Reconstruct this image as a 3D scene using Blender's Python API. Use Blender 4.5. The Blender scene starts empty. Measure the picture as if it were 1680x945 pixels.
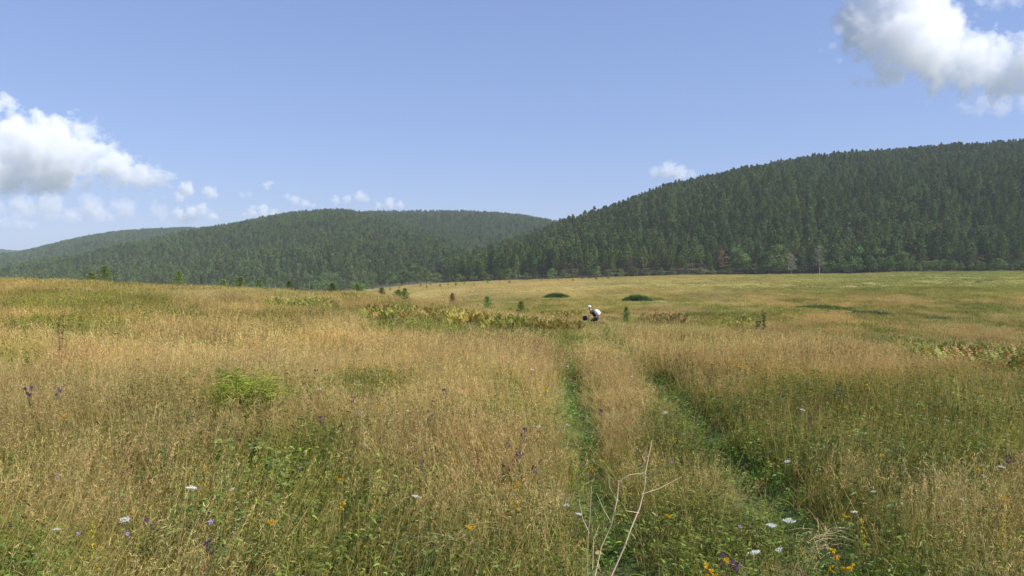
import bpy, bmesh, math, random
import numpy as np
from mathutils import Vector, Matrix

rng = np.random.default_rng(7)
random.seed(7)
R = math.radians
SC = bpy.context.scene

# ------------------------------------------------------------------ camera, world, sun, exposure
EYE = 1.65
FPX = 1318.0                       # focal length in photograph pixels (1680 wide)
PITCH = math.atan(44.5 / FPX)
cam_d = bpy.data.cameras.new('camera')
cam_d.sensor_fit = 'HORIZONTAL'
cam_d.angle = 2 * math.atan(840 / FPX)
cam_d.clip_start = 0.05
cam_d.clip_end = 60000
cam = bpy.data.objects.new('camera', cam_d)
SC.collection.objects.link(cam)
cam.location = (0, 0, EYE)
cam.rotation_euler = (R(90) - PITCH, 0, 0)
SC.camera = cam

SUN_EL = R(46)
SUN_AZ = R(108)                    # clockwise from +Y (view direction): right and a little behind
world = bpy.data.worlds.new('World')
SC.world = world
world.use_nodes = True
wn = world.node_tree
sky_n = wn.nodes.new('ShaderNodeTexSky')
sky_n.sky_type = 'NISHITA'
sky_n.sun_disc = False
sky_n.sun_elevation = SUN_EL
sky_n.sun_rotation = SUN_AZ
sky_n.altitude = 300
sky_n.air_density = 1.0
sky_n.dust_density = 0.7
sky_n.ozone_density = 3.5
bg = wn.nodes['Background']
bg.inputs['Strength'].default_value = 0.15
gam = wn.nodes.new('ShaderNodeGamma')
gam.inputs['Gamma'].default_value = 0.56
tnt = wn.nodes.new('ShaderNodeMix'); tnt.data_type = 'RGBA'; tnt.blend_type = 'MULTIPLY'
tnt.inputs[0].default_value = 1.0
tnt.inputs[7].default_value = (.90, 1.03, 1.47, 1)
wn.links.new(sky_n.outputs[0], gam.inputs[0])
wn.links.new(gam.outputs[0], tnt.inputs[6])
wn.links.new(tnt.outputs[2], bg.inputs['Color'])

sun_d = bpy.data.lights.new('sun', 'SUN')
sun_d.energy = 4.8
sun_d.angle = R(0.53)
sun_d.color = (1.0, 0.96, 0.90)
sun = bpy.data.objects.new('sun', sun_d)
SC.collection.objects.link(sun)
to_sun = Vector((math.sin(SUN_AZ) * math.cos(SUN_EL), math.cos(SUN_AZ) * math.cos(SUN_EL), math.sin(SUN_EL)))
sun.rotation_euler = to_sun.to_track_quat('Z', 'Y').to_euler()
sun.location = (60, -40, 60)

vs = SC.view_settings
vs.view_transform = 'Standard'
vs.look = 'None'
vs.gamma = 1.0
vs.use_curve_mapping = False
vs.exposure = 0.5

cy = SC.cycles
cy.max_bounces = 16
cy.diffuse_bounces = 3
cy.transmission_bounces = 4
cy.glossy_bounces = 1
cy.volume_bounces = 16
cy.transparent_max_bounces = 8
cy.use_denoising = True
cy.caustics_reflective = False
cy.caustics_refractive = False

# ------------------------------------------------------------------ helpers
def pix_dir(px, py):
    u = (np.asarray(px, float) - 840) / FPX
    v = (472.5 - np.asarray(py, float)) / FPX
    cp, sp = math.cos(PITCH), math.sin(PITCH)
    return np.stack([u, cp + v * sp, -sp + v * cp], -1)

def project(x, y, z):
    cp, sp = math.cos(PITCH), math.sin(PITCH)
    zz = z - EYE
    d = np.maximum(y * cp - zz * sp, 1e-3)
    v = (y * sp + zz * cp) / d
    return 840 + FPX * x / d, 472.5 - FPX * v

def hash2(ix, iy, s):
    h = (ix * 374761393 + iy * 668265263 + s * 982451653) & 0xFFFFFFFF
    h = ((h ^ (h >> 13)) * 1274126177) & 0xFFFFFFFF
    h = h ^ (h >> 16)
    return (h & 0xFFFF) / 65535.0

def vnoise(x, y, s=0):
    x = np.asarray(x, float); y = np.asarray(y, float)
    ix = np.floor(x).astype(np.int64); iy = np.floor(y).astype(np.int64)
    fx = x - ix; fy = y - iy
    fx = fx * fx * (3 - 2 * fx); fy = fy * fy * (3 - 2 * fy)
    a = hash2(ix, iy, s); b = hash2(ix + 1, iy, s); c = hash2(ix, iy + 1, s); d = hash2(ix + 1, iy + 1, s)
    return (a * (1 - fx) + b * fx) * (1 - fy) + (c * (1 - fx) + d * fx) * fy

def fbm(x, y, s=0, o=4):
    t = 0; a = 0.5; n = 0
    for i in range(o):
        t = t + a * vnoise(x * 2 ** i, y * 2 ** i, s + i * 17); n += a; a *= 0.55
    return t / n

def smax(a, b, k):
    h = np.clip(0.5 + 0.5 * (a - b) / k, 0, 1)
    return b * (1 - h) + a * h + k * h * (1 - h)

def softplus(t):
    return np.where(t > 20, t, np.log1p(np.exp(np.minimum(t, 20))))

def px_phi(px):
    return np.arctan((np.asarray(px, float) - 840) / FPX)

def table(phi, px, vals):
    """interpolate by azimuth, flat outside the table, closed smoothly behind the camera"""
    p = px_phi(px); v = np.asarray(vals, float)
    m = 0.5 * (v[0] + v[-1])
    p = np.concatenate([[-math.pi], [-1.5], p, [1.5], [math.pi]])
    v = np.concatenate([[m], [v[0]], v, [v[-1]], [m]])
    return np.interp(phi, p, v)

def depth_of(x, y):
    phi = np.arctan2(x, y)
    r = np.hypot(x, y)
    return phi, r * np.cos(np.clip(phi, -0.9, 0.9))

EDGE_PX = [-200, 300, 500, 640, 700, 830, 960, 1100, 1260, 1400, 1480, 1680, 2000]
EDGE_ROW = [482, 484, 485, 471, 466, 460.5, 456.5, 452.5, 450.5, 449.5, 446, 445, 445]
EDGE_D = [760, 740, 700, 600, 540, 512, 500, 495, 485, 475, 470, 465, 465]

def edge_d(phi):
    return table(phi, EDGE_PX, EDGE_D)

TRK_Y = [0, 4, 8, 17, 30, 50, 80]
TRK_X = [1.05, 1.18, 1.30, 1.75, 2.9, 5.1, 9.0]
def track_off(x, y):
    c = np.interp(y, TRK_Y, TRK_X)
    return x - c
GAUGE = 0.64

def ground_z(x, y):
    x = np.asarray(x, float); y = np.asarray(y, float)
    phi, d = depth_of(x, y)
    rate = table(phi, [-100, 0, 300, 450, 600, 750, 960, 1250, 1590, 1800], [.001, .004, .0152, .0222, .0285, .046, .075, .110, .155, .168])
    zs = -rate * 5 * softplus((d - 16) / 5)
    cr = table(phi, [500, 640, 820, 960], [1, .8, .25, 0])
    zs = zs - cr * 0.11 * 10 * softplus((d - 98) / 10)
    De = edge_d(phi)
    rel_e = -(table(phi, EDGE_PX, EDGE_ROW) - 428) / FPX * De
    near = table(phi, [200, 500, 840, 1100], [-9.0, -7.5, -5.6, -5.2])
    zf = EYE + near + (rel_e - near) * np.clip((d - 60) / (De - 60), 0, 1.25)
    z = smax(zs, zf, 0.7)
    w = np.clip((d - 3) / 10, 0, 1)
    z = z + w * (fbm(x / 9, y / 9, 3) - 0.5) * 0.28 + (fbm(x / 2.2, y / 2.2, 5, 3) - 0.5) * 0.10
    z = z + np.clip((d - 70) / 60, 0, 1) * (fbm(x / 28, y / 17, 9, 3) - 0.5) * 0.7 * np.clip((620 - d) / 150, 0, 1)
    t = track_off(x, y)
    rut = np.exp(-((np.abs(t) - GAUGE) / 0.22) ** 2) * np.clip((60 - d) / 20, 0, 1)
    z = z - 0.38 * np.exp(-((x - 5.3) / 3.2) ** 2 - ((y - 51) / 2.6) ** 2)
    return z - 0.10 * rut

def ray_ground(px, py, h=0.0, dmin=2.5):
    d = pix_dir(px, py)
    s = np.exp(np.linspace(math.log(dmin), math.log(900), 900))
    P = d[None, :] * s[:, None]
    g = ground_z(P[:, 0], P[:, 1]) + h
    hit = np.nonzero(P[:, 2] + EYE <= g)[0]
    i = hit[0] if len(hit) else len(s) - 1
    x, y = P[i, 0], P[i, 1]
    return x, y, float(ground_z(x, y))

def spot(px, dist, toprow=None):
    """a place at a depth along a photograph column; also the height that reaches a row"""
    d = pix_dir(px, 428.0)
    x, y = d[0] / d[1] * dist, dist
    z = float(ground_z(x, y))
    if toprow is None:
        return x, y, z
    t = pix_dir(px, toprow)
    return x, y, z, EYE + t[2] / t[1] * dist - z

# ---- mesh building
class MB:
    def __init__(s):
        s.V = []; s.F = []; s.C = []; s.M = []; s.n = 0
    def add(s, V, F, C, m=0):
        V = np.asarray(V, float).reshape(-1, 3); F = np.asarray(F, int)
        C = np.asarray(C, float)
        if C.ndim == 1: C = np.tile(C, (len(V), 1))
        s.V.append(V); s.C.append(C); s.F.append(F + s.n); s.M.append(np.full(len(F), m)); s.n += len(V)
    def mesh(s, name, mats, smooth=False):
        V = np.concatenate(s.V); C = np.concatenate(s.C)
        quads = [f for f in s.F]
        cnt = [f.shape[1] for f in quads]
        loops = np.concatenate([f.ravel() for f in quads])
        tot = np.concatenate([np.full(len(f), f.shape[1]) for f in quads])
        start = np.concatenate([[0], np.cumsum(tot)[:-1]])
        me = bpy.data.meshes.new(name)
        me.vertices.add(len(V)); me.vertices.foreach_set('co', V.astype(np.float32).ravel())
        me.loops.add(len(loops)); me.loops.foreach_set('vertex_index', loops.astype(np.int32))
        me.polygons.add(len(tot)); me.polygons.foreach_set('loop_start', start.astype(np.int32))
        me.polygons.foreach_set('material_index', np.concatenate(s.M).astype(np.int32))
        me.polygons.foreach_set('use_smooth', np.full(len(tot), smooth))
        at = me.color_attributes.new('Col', 'FLOAT_COLOR', 'POINT')
        at.data.foreach_set('color', np.c_[C, np.ones(len(C))].astype(np.float32).ravel())
        for m in (mats if isinstance(mats, (list, tuple)) else [mats]):
            me.materials.append(m)
        me.update(calc_edges=True)
        return me

def nrm(v):
    return v / np.maximum(np.linalg.norm(v, axis=-1, keepdims=True), 1e-9)

def rand_dirs(n, r=None):
    r = r or rng
    return nrm(r.normal(size=(n, 3)))

def strips(mb, base, dirs, length, width, droop, ca, cb, prof=(1, .85, .55, .1), side=None, m=0, sag=None):
    """n curved flat strips: grass blades, leaves, needles, thin twigs"""
    base = np.asarray(base, float); n = len(base)
    dirs = nrm(np.asarray(dirs, float)); L = np.broadcast_to(length, n); W = np.broadcast_to(width, n); D = np.broadcast_to(droop, n)
    if side is None:
        side = np.cross(dirs, rand_dirs(n))
    side = nrm(side)
    k = len(prof)
    t = np.linspace(0, 1, k)
    sagv = np.array([0, 0, -1.0]) if sag is None else sag
    P = base[:, None, :] + dirs[:, None, :] * (L[:, None] * t[None])[..., None] + sagv * ((D * L)[:, None] * t[None] ** 2)[..., None]
    off = side[:, None, :] * (W[:, None] * np.asarray(prof)[None] * 0.5)[..., None]
    V = np.stack([P - off, P + off], 2).reshape(-1, 3)
    ca = np.broadcast_to(ca, (n, 3)); cb = np.broadcast_to(cb, (n, 3))
    C = ca[:, None] * (1 - t)[None, :, None] + cb[:, None] * t[None, :, None]
    C = np.repeat(C, 2, axis=1).reshape(-1, 3)
    f = []
    for i in range(k - 1):
        f.append([2 * i, 2 * i + 1, 2 * i + 3, 2 * i + 2])
    F = (np.array(f)[None] + (np.arange(n) * 2 * k)[:, None, None]).reshape(-1, 4)
    mb.add(V, F, C, m)
    return P

def tube(mb, pts, rad, col, sides=6, m=0, cap=True):
    pts = np.asarray(pts, float); k = len(pts); rad = np.broadcast_to(rad, k)
    tan = np.gradient(pts, axis=0); tan = nrm(tan)
    ref = np.array([0.31, 0.83, 0.21]) if abs(tan[0] @ nrm(np.array([0.31, 0.83, 0.21]))) < .9 else np.array([1.0, 0, 0])
    u = nrm(np.cross(tan, ref)); w = np.cross(tan, u)
    a = np.linspace(0, 2 * math.pi, sides, endpoint=False)
    V = pts[:, None] + (u[:, None] * np.cos(a)[None, :, None] + w[:, None] * np.sin(a)[None, :, None]) * rad[:, None, None]
    F = []
    for i in range(k - 1):
        for j in range(sides):
            j2 = (j + 1) % sides
            F.append([i * sides + j, i * sides + j2, (i + 1) * sides + j2, (i + 1) * sides + j])
    col = np.asarray(col, float)
    C = np.repeat(col, sides, axis=0) if col.ndim == 2 else col
    mb.add(V.reshape(-1, 3), F, C, m)
    if cap and sides in (4, 6):
        n = k * sides
        b = V.reshape(-1, 3)
        if sides == 4:
            mb.add(b[-4:], [[0, 1, 2, 3]], col[-1] if col.ndim == 2 else col, m)
        else:
            mb.add(b[-6:], [[0, 1, 2, 3], [0, 3, 4, 5]], col[-1] if col.ndim == 2 else col, m)

def jit(c, n, s=0.18, r=None):
    r = r or rng
    return np.clip(np.asarray(c)[None] * (1 + r.normal(0, s, (n, 1))) * (1 + r.normal(0, s * .35, (n, 3))), 0.004, 0.95)

def link(name, me, parent=None, loc=(0, 0, 0), rz=0, sc=1):
    o = bpy.data.objects.new(name, me)
    SC.collection.objects.link(o)
    o.location = loc; o.rotation_euler = (0, 0, rz)
    o.scale = (sc, sc, sc) if np.isscalar(sc) else sc
    if parent: o.parent = parent
    return o

def tag(o, label, cat, group=None, kind=None):
    o['label'] = label; o['category'] = cat
    if group: o['group'] = group
    if kind: o['kind'] = kind
    return o

def structure(o):
    o['kind'] = 'structure'; return o

# ------------------------------------------------------------------ materials
def new_mat(name):
    m = bpy.data.materials.new(name); m.use_nodes = True
    nt = m.node_tree; nt.nodes.clear()
    out = nt.nodes.new('ShaderNodeOutputMaterial')
    return m, nt, out

def veg_mat(name, inst=None, transl=0.3, rough=0.55, spec=0.25, vary=0.0):
    """leaf material: vertex colour x per-instance tint, part of the light passing through"""
    m, nt, out = new_mat(name); N, L = nt.nodes, nt.links
    a = N.new('ShaderNodeAttribute'); a.attribute_name = 'Col'
    col = a.outputs['Color']
    if inst:
        b = N.new('ShaderNodeAttribute'); b.attribute_type = 'INSTANCER'; b.attribute_name = inst
        mx = N.new('ShaderNodeMix'); mx.data_type = 'RGBA'; mx.blend_type = 'MULTIPLY'; mx.inputs[0].default_value = 1
        L.new(col, mx.inputs[6]); L.new(b.outputs['Vector'], mx.inputs[7]); col = mx.outputs[2]
    if vary:
        oi = N.new('ShaderNodeObjectInfo')
        hs = N.new('ShaderNodeHueSaturation')
        mr = N.new('ShaderNodeMapRange'); mr.inputs[3].default_value = 1 - vary; mr.inputs[4].default_value = 1 + vary
        L.new(oi.outputs['Random'], mr.inputs[0]); L.new(mr.outputs[0], hs.inputs['Value'])
        mr2 = N.new('ShaderNodeMapRange'); mr2.inputs[3].default_value = 0.47; mr2.inputs[4].default_value = 0.515
        ml = N.new('ShaderNodeMath'); ml.operation = 'MULTIPLY'; ml.inputs[1].default_value = 7.13
        fr = N.new('ShaderNodeMath'); fr.operation = 'FRACT'
        L.new(oi.outputs['Random'], ml.inputs[0]); L.new(ml.outputs[0], fr.inputs[0]); L.new(fr.outputs[0], mr2.inputs[0])
        L.new(mr2.outputs[0], hs.inputs['Hue'])
        L.new(col, hs.inputs['Color']); col = hs.outputs[0]
    p = N.new('ShaderNodeBsdfPrincipled')
    p.inputs['Roughness'].default_value = rough
    p.inputs['Specular IOR Level'].default_value = spec
    L.new(col, p.inputs['Base Color'])
    if transl > 0:
        t = N.new('ShaderNodeBsdfTranslucent'); L.new(col, t.inputs['Color'])
        ms = N.new('ShaderNodeMixShader'); ms.inputs[0].default_value = transl
        L.new(p.outputs[0], ms.inputs[1]); L.new(t.outputs[0], ms.inputs[2]); L.new(ms.outputs[0], out.inputs[0])
    else:
        L.new(p.outputs[0], out.inputs[0])
    return m

def plain_mat(name, col, rough=0.6, noise=0.15, scale=8.0, metal=0.0, bump=0.0):
    m, nt, out = new_mat(name); N, L = nt.nodes, nt.links
    p = N.new('ShaderNodeBsdfPrincipled'); p.inputs['Roughness'].default_value = rough; p.inputs['Metallic'].default_value = metal
    tc = N.new('ShaderNodeTexCoord'); nz = N.new('ShaderNodeTexNoise'); nz.inputs['Scale'].default_value = scale; nz.inputs['Detail'].default_value = 5
    L.new(tc.outputs['Object'], nz.inputs['Vector'])
    cr = N.new('ShaderNodeValToRGB')
    c = np.array(col)
    cr.color_ramp.elements[0].position = 0.3; cr.color_ramp.elements[1].position = 0.7
    cr.color_ramp.elements[0].color = (*np.clip(c * (1 - noise), 0, 1), 1); cr.color_ramp.elements[1].color = (*np.clip(c * (1 + noise), 0, 1), 1)
    L.new(nz.outputs['Fac'], cr.inputs[0]); L.new(cr.outputs[0], p.inputs['Base Color'])
    if bump:
        b = N.new('ShaderNodeBump'); b.inputs['Strength'].default_value = bump
        L.new(nz.outputs['Fac'], b.inputs['Height']); L.new(b.outputs[0], p.inputs['Normal'])
    L.new(p.outputs[0], out.inputs[0])
    return m

M_GRASS = veg_mat('meadow_grass', inst='tint', transl=0.32, rough=0.5, spec=0.2)
M_LEAF = veg_mat('herb_leaf', transl=0.3)
M_NEEDLE = veg_mat('pine_needles', transl=0.10, vary=0.45, rough=0.6, spec=0.15)
M_CROWN = veg_mat('broad_leaf', transl=0.28, vary=0.22)
M_BARK = veg_mat('pine_bark', transl=0.0, vary=0.2, rough=0.9, spec=0.1)
M_PETAL = veg_mat('petal', transl=0.25, rough=0.6, spec=0.1)
M_DRY = veg_mat('dry_stalk', transl=0.0, rough=0.6, spec=0.2)

def ground_mat(name, forest=False):
    m, nt, out = new_mat(name); N, L = nt.nodes, nt.links
    a = N.new('ShaderNodeAttribute'); a.attribute_name = 'Col'
    tc = N.new('ShaderNodeTexCoord')
    n1 = N.new('ShaderNodeTexNoise'); n1.inputs['Scale'].default_value = 0.6; n1.inputs['Detail'].default_value = 9; n1.inputs['Roughness'].default_value = 0.7
    L.new(tc.outputs['Object'], n1.inputs['Vector'])
    n2 = N.new('ShaderNodeTexNoise'); n2.inputs['Scale'].default_value = 14; n2.inputs['Detail'].default_value = 6
    L.new(tc.outputs['Object'], n2.inputs['Vector'])
    ad = N.new('ShaderNodeMath'); ad.operation = 'ADD'
    L.new(n1.outputs['Fac'], ad.inputs[0]); L.new(n2.outputs['Fac'], ad.inputs[1])
    mr = N.new('ShaderNodeMapRange'); mr.inputs[1].default_value = .6; mr.inputs[2].default_value = 1.4
    mr.inputs[3].default_value = 0.6; mr.inputs[4].default_value = 1.4
    L.new(ad.outputs[0], mr.inputs[0])
    hs = N.new('ShaderNodeHueSaturation'); L.new(a.outputs['Color'], hs.inputs['Color']); L.new(mr.outputs[0], hs.inputs['Value'])
    p = N.new('ShaderNodeBsdfPrincipled'); p.inputs['Roughness'].default_value = 0.95; p.inputs['Specular IOR Level'].default_value = 0.05
    L.new(hs.outputs[0], p.inputs['Base Color'])
    b = N.new('ShaderNodeBump'); b.inputs['Strength'].default_value = 0.6; b.inputs['Distance'].default_value = 0.08
    L.new(ad.outputs[0], b.inputs['Height']); L.new(b.outputs[0], p.inputs['Normal'])
    L.new(p.outputs[0], out.inputs[0])
    return m
M_GROUND = ground_mat('meadow_soil')

# ------------------------------------------------------------------ planting plan
STRAW = np.array([.48, .355, .098]); TAN = np.array([.55, .41, .15]); RUSSET = np.array([.36, .22, .12])
OLIVE = np.array([.215, .21, .042]); GREEN = np.array([.20, .245, .036]); DKGREEN = np.array([.05, .085, .025]); YGREEN = np.array([.24, .27, .045])

def blob(px, row, cx, cy, rx, ry, n=0):
    return np.exp(-(((px - cx) / rx) ** 2 + ((row - cy) / ry) ** 2) ** 1.5)

def plan(x, y):
    """greenness and darkness of the sward at a place of the meadow"""
    z = ground_z(x, y)
    px, row = project(x, y, z + 0.4)
    phi, d = depth_of(x, y)
    s = 3.5 + d * 0.05
    g = 0.44 + (fbm(x / s, y / s, 21) - 0.5) * 1.3 + (fbm(x / (s * .22), y / (s * .22), 31, 3) - .5) * 1.2
    dark = (fbm(x / 1.6, y / 1.6, 41) - .52) * 1.8
    def add(cx, cy, rx, ry, gg, dd=0):
        nonlocal g, dark
        b = blob(px, row, cx, cy, rx, ry); g = g + gg * b; dark = dark + dd * b
    add(1350, 660, 330, 75, .30, .5); add(1130, 660, 60, 45, .35, .7); add(1450, 740, 280, 80, .22, .3)
    add(615, 605, 95, 16, .55, .6); add(745, 576, 55, 11, .5, .4); add(160, 490, 150, 14, .45, .2); add(60, 520, 130, 26, .35, 0)
    add(520, 715, 45, 35, .5, .4); add(720, 890, 200, 50, .15, .2); add(1400, 900, 120, 50, .3, .2); add(200, 830, 280, 120, -.3, -.2); add(600, 720, 300, 60, -.1, 0)
    add(1060, 890, 90, 60, .4, .2); add(830, 640, 80, 40, .25, .2); add(440, 800, 140, 30, .25, 0)
    add(850, 590, 260, 40, -.4, -.3); add(1010, 610, 60, 70, -.45, -.4); add(560, 560, 350, 40, -.3, -.2); add(250, 650, 220, 45, -.15, 0)
    add(640, 770, 140, 60, -.15, -.1); add(1200, 800, 70, 60, -.2, -.2); add(1360, 570, 200, 25, -.2, 0); add(120, 780, 160, 90, -.15, 0)
    v = np.clip((d - 85) / 60, 0, 1)
    gv = 0.22 + 0.5 * np.clip((px - 950) / 600, 0, 1) + (fbm(x / 45, y / 70, 51) - .5) * .6
    g = g * (1 - v) + gv * v; dark = dark * (1 - v)
    t = np.abs(np.abs(track_off(x, y)) - GAUGE)
    rut = np.clip(1.35 - t / 0.225 + (fbm(x / .5, y / .5, 661, 3) - .5) * .9, 0, 1) * np.clip((46 - d) / 12, 0, 1)
    tr = track_off(x, y)
    rut = np.maximum(rut, np.exp(-((tr - GAUGE + .08) / .21) ** 4) * np.clip((46 - d) / 12, 0, 1))
    return np.clip(g, 0, 1), np.clip(dark, 0, 1), rut, px, row, d

# ------------------------------------------------------------------ ground sheet and hills
def polar_sheet(name, az, rad, zf, mat, colf, parent=None):
    A, Rr = np.meshgrid(az, rad, indexing='ij')
    x = np.sin(A) * Rr; y = np.cos(A) * Rr
    z = zf(x, y)
    n, k = A.shape
    idx = np.arange(n * k).reshape(n, k)
    F = np.stack([idx[:-1, :-1], idx[:-1, 1:], idx[1:, 1:], idx[1:, :-1]], -1).reshape(-1, 4)
    mb = MB(); mb.add(np.stack([x, y, z], -1).reshape(-1, 3), F, colf(x, y).reshape(-1, 3))
    return link(name, mb.mesh(name, mat, smooth=True))

az = np.concatenate([np.linspace(-math.pi, -0.8, 40), np.linspace(-0.78, 0.78, 420), np.linspace(0.8, math.pi, 40)])
rad = np.concatenate([[0.02], np.exp(np.linspace(math.log(0.8), math.log(750), 330)), np.exp(np.linspace(math.log(800), math.log(16000), 22))])

def ground_col(x, y):
    g, dark, rut, px, row, d = plan(x, y)
    soil = np.array([.085, .065, .035]); thatch = np.array([.20, .15, .075])
    far_t = np.array([.38, .315, .14]); far_g = np.array([.27, .27, .09])
    near = thatch[None] * (1 - g.ravel()[:, None]) + np.array([.10, .105, .035]) * g.ravel()[:, None]
    near = near * (1 - .5 * dark.ravel()[:, None])
    rr = rut.ravel()[:, None]
    so = np.clip((fbm(x / .35, y / .9, 671, 3) - .5).ravel()[:, None] * 6, 0, 1)
    near = near * (1 - rr) + (np.array([.09, .125, .033]) * (1 - so) + np.array([.10, .08, .05]) * so) * rr
    far = far_t[None] * (1 - g.ravel()[:, None]) + far_g * g.ravel()[:, None]
    w = np.clip((d.ravel()[:, None] - 25) / 80, 0, 1)
    c = near * (1 - w) + far * w
    w = np.clip((d - edge_d(np.arctan2(x, y)) + 7) / 6, 0, 1).ravel()[:, None]
    return c * (1 - w) + np.array([.08, .10, .055]) * w
ground = structure(polar_sheet('ground', az, rad, ground_z, M_GROUND, ground_col))

# hills: (treetop row by column, ridge depth by column, foot depth by column, height of the wood on top)
def make_hill(rpx, rrow, rdist, fpx, fdist, wood, seed, bulge=0.75):
    def z(x, y):
        phi, d = depth_of(x, y)
        rr = table(phi, rpx, rrow); rd = table(phi, rpx, rdist); fd = table(phi, fpx, fdist)
        top = EYE + (428 - rr) / FPX * rd - wood
        foot = EYE - 22
        e = EYE - (table(phi, EDGE_PX, EDGE_ROW) - 428) / FPX * edge_d(phi) - 0.6
        foot = np.minimum(e, top)
        t = np.clip((d - fd) / np.maximum(rd - fd, 1), 0, 1)
        up = (1 - bulge) * t + bulge * np.sin(t * math.pi / 2)
        zz = foot + (top - foot) * up
        b = np.clip((d - rd) / 900, 0, 1)
        zz = zz - (zz + 40) * (3 * b * b - 2 * b ** 3)
        zz = zz - np.clip((fd - d) / 25, 0, 4) * 4
        n = (fbm(x / 160, y / 160, seed) - .5) * 26 * np.clip(t * 3, 0, 1) * np.clip((1 - t) * 4 + .15, 0, 1)
        return zz + n
    return z

hill_r = make_hill([560, 640, 690, 760, 840, 920, 1000, 1100, 1200, 1300, 1440, 1560, 1680, 1900, 2300],
                   [478, 470, 446, 410, 388, 361, 337, 304, 280, 262, 247, 241, 237, 230, 228],
                   [610, 620, 640, 690, 760, 830, 880, 930, 980, 1020, 1070, 1100, 1120, 1130, 1130],
                   EDGE_PX, EDGE_D, 19, 61)
hill_a = make_hill([-300, -100, 60, 200, 330, 380, 420, 480, 540, 580, 640, 700, 760, 830, 960],
                   [470, 445, 424, 400, 374, 365, 357, 345, 341, 343, 352, 372, 402, 430, 440],
                   [1200, 1200, 1250, 1300, 1380, 1400, 1400, 1420, 1450, 1450, 1400, 1300, 1150, 1000, 900],
                   [-300, 0, 300, 500, 640, 760, 960], [800, 780, 760, 720, 700, 720, 760], 19, 71)
hill_b = make_hill([300, 480, 560, 620, 700, 780, 860, 900, 920, 1000, 1100],
                   [400, 372, 348, 343.5, 343.5, 344, 351, 358, 362, 385, 400],
                   [1900, 1900, 1900, 1920, 1950, 1950, 1950, 1950, 1950, 1950, 1950],
                   [300, 1100], [1100, 1000], 18, 81, .5)
hill_c = make_hill([-400, -100, 0, 30, 60, 100, 150, 200, 250, 300, 340, 420, 520],
                   [440, 425, 417, 413, 407, 397, 386, 379, 375, 373.5, 374, 385, 400],
                   [2300] * 13, [-400, 520], [1250, 1250], 14, 91, .5)
hill_d = make_hill([-500, -200, -60, 0, 30, 90, 200], [396, 402, 407, 410, 412, 416, 424], [4000] * 7, [-500, 200], [2600, 2600], 12, 95, .5)

def litter(x, y):
    n = fbm(x / 14, y / 14, 77)[..., None]
    return np.array([.075, .062, .035]) * (.6 + .8 * n)
def hill_sheet(name, zf, p0, p1, r0, r1, na, nr):
    return structure(polar_sheet(name, np.linspace(px_phi(p0), px_phi(p1), na), np.linspace(r0, r1, nr), zf, M_GROUND, litter))
hill_sheet('hill', hill_r, 540, 2200, 440, 2300, 150, 150)
hill_sheet('hill', hill_a, -280, 950, 600, 2800, 120, 140)
hill_sheet('hill', hill_b, 320, 1090, 950, 3300, 80, 110)
hill_sheet('hill', hill_c, -390, 510, 1150, 4200, 80, 110)
hill_sheet('hill', hill_d, -490, 190, 2500, 6500, 60, 60)

# ------------------------------------------------------------------ scattering with geometry nodes (for stuff only)
def proto_collection(name, meshes):
    c = bpy.data.collections.new(name)
    for i, me in enumerate(meshes):
        o = bpy.data.objects.new('%s_%03d' % (name, i), me); c.objects.link(o)
    return c

def scatter(name, P, rot, scl, idx, tint, coll):
    me = bpy.data.meshes.new(name); n = len(P)
    me.vertices.add(n); me.vertices.foreach_set('co', np.asarray(P, np.float32).ravel())
    def attr(nm, ty, data, key):
        a = me.attributes.new(nm, ty, 'POINT'); a.data.foreach_set(key, np.asarray(data).ravel())
    attr('rot', 'FLOAT_VECTOR', np.asarray(rot, np.float32), 'vector')
    attr('scl', 'FLOAT_VECTOR', np.asarray(scl, np.float32), 'vector')
    attr('idx', 'INT', np.asarray(idx, np.int32), 'value')
    attr('tint', 'FLOAT_VECTOR', np.asarray(tint, np.float32), 'vector')
    o = link(name, me)
    ng = bpy.data.node_groups.new(name + '_nodes', 'GeometryNodeTree')
    ng.interface.new_socket('Geometry', in_out='INPUT', socket_type='NodeSocketGeometry')
    ng.interface.new_socket('Geometry', in_out='OUTPUT', socket_type='NodeSocketGeometry')
    N, L = ng.nodes, ng.links
    gi = N.new('NodeGroupInput'); go = N.new('NodeGroupOutput')
    ip = N.new('GeometryNodeInstanceOnPoints'); ci = N.new('GeometryNodeCollectionInfo')
    ci.inputs['Collection'].default_value = coll; ci.inputs['Separate Children'].default_value = True; ci.inputs['Reset Children'].default_value = True
    def named(nm, ty):
        a = N.new('GeometryNodeInputNamedAttribute'); a.data_type = ty; a.inputs['Name'].default_value = nm; return a.outputs[0]
    e = N.new('FunctionNodeEulerToRotation')
    L.new(named('rot', 'FLOAT_VECTOR'), e.inputs[0])
    L.new(gi.outputs[0], ip.inputs['Points']); L.new(ci.outputs[0], ip.inputs['Instance'])
    ip.inputs['Pick Instance'].default_value = True
    L.new(named('idx', 'INT'), ip.inputs['Instance Index'])
    L.new(e.outputs[0], ip.inputs['Rotation']); L.new(named('scl', 'FLOAT_VECTOR'), ip.inputs['Scale'])
    L.new(ip.outputs[0], go.inputs[0])
    md = o.modifiers.new('scatter', 'NODES'); md.node_group = ng
    o['kind'] = 'stuff'
    return o

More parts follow.
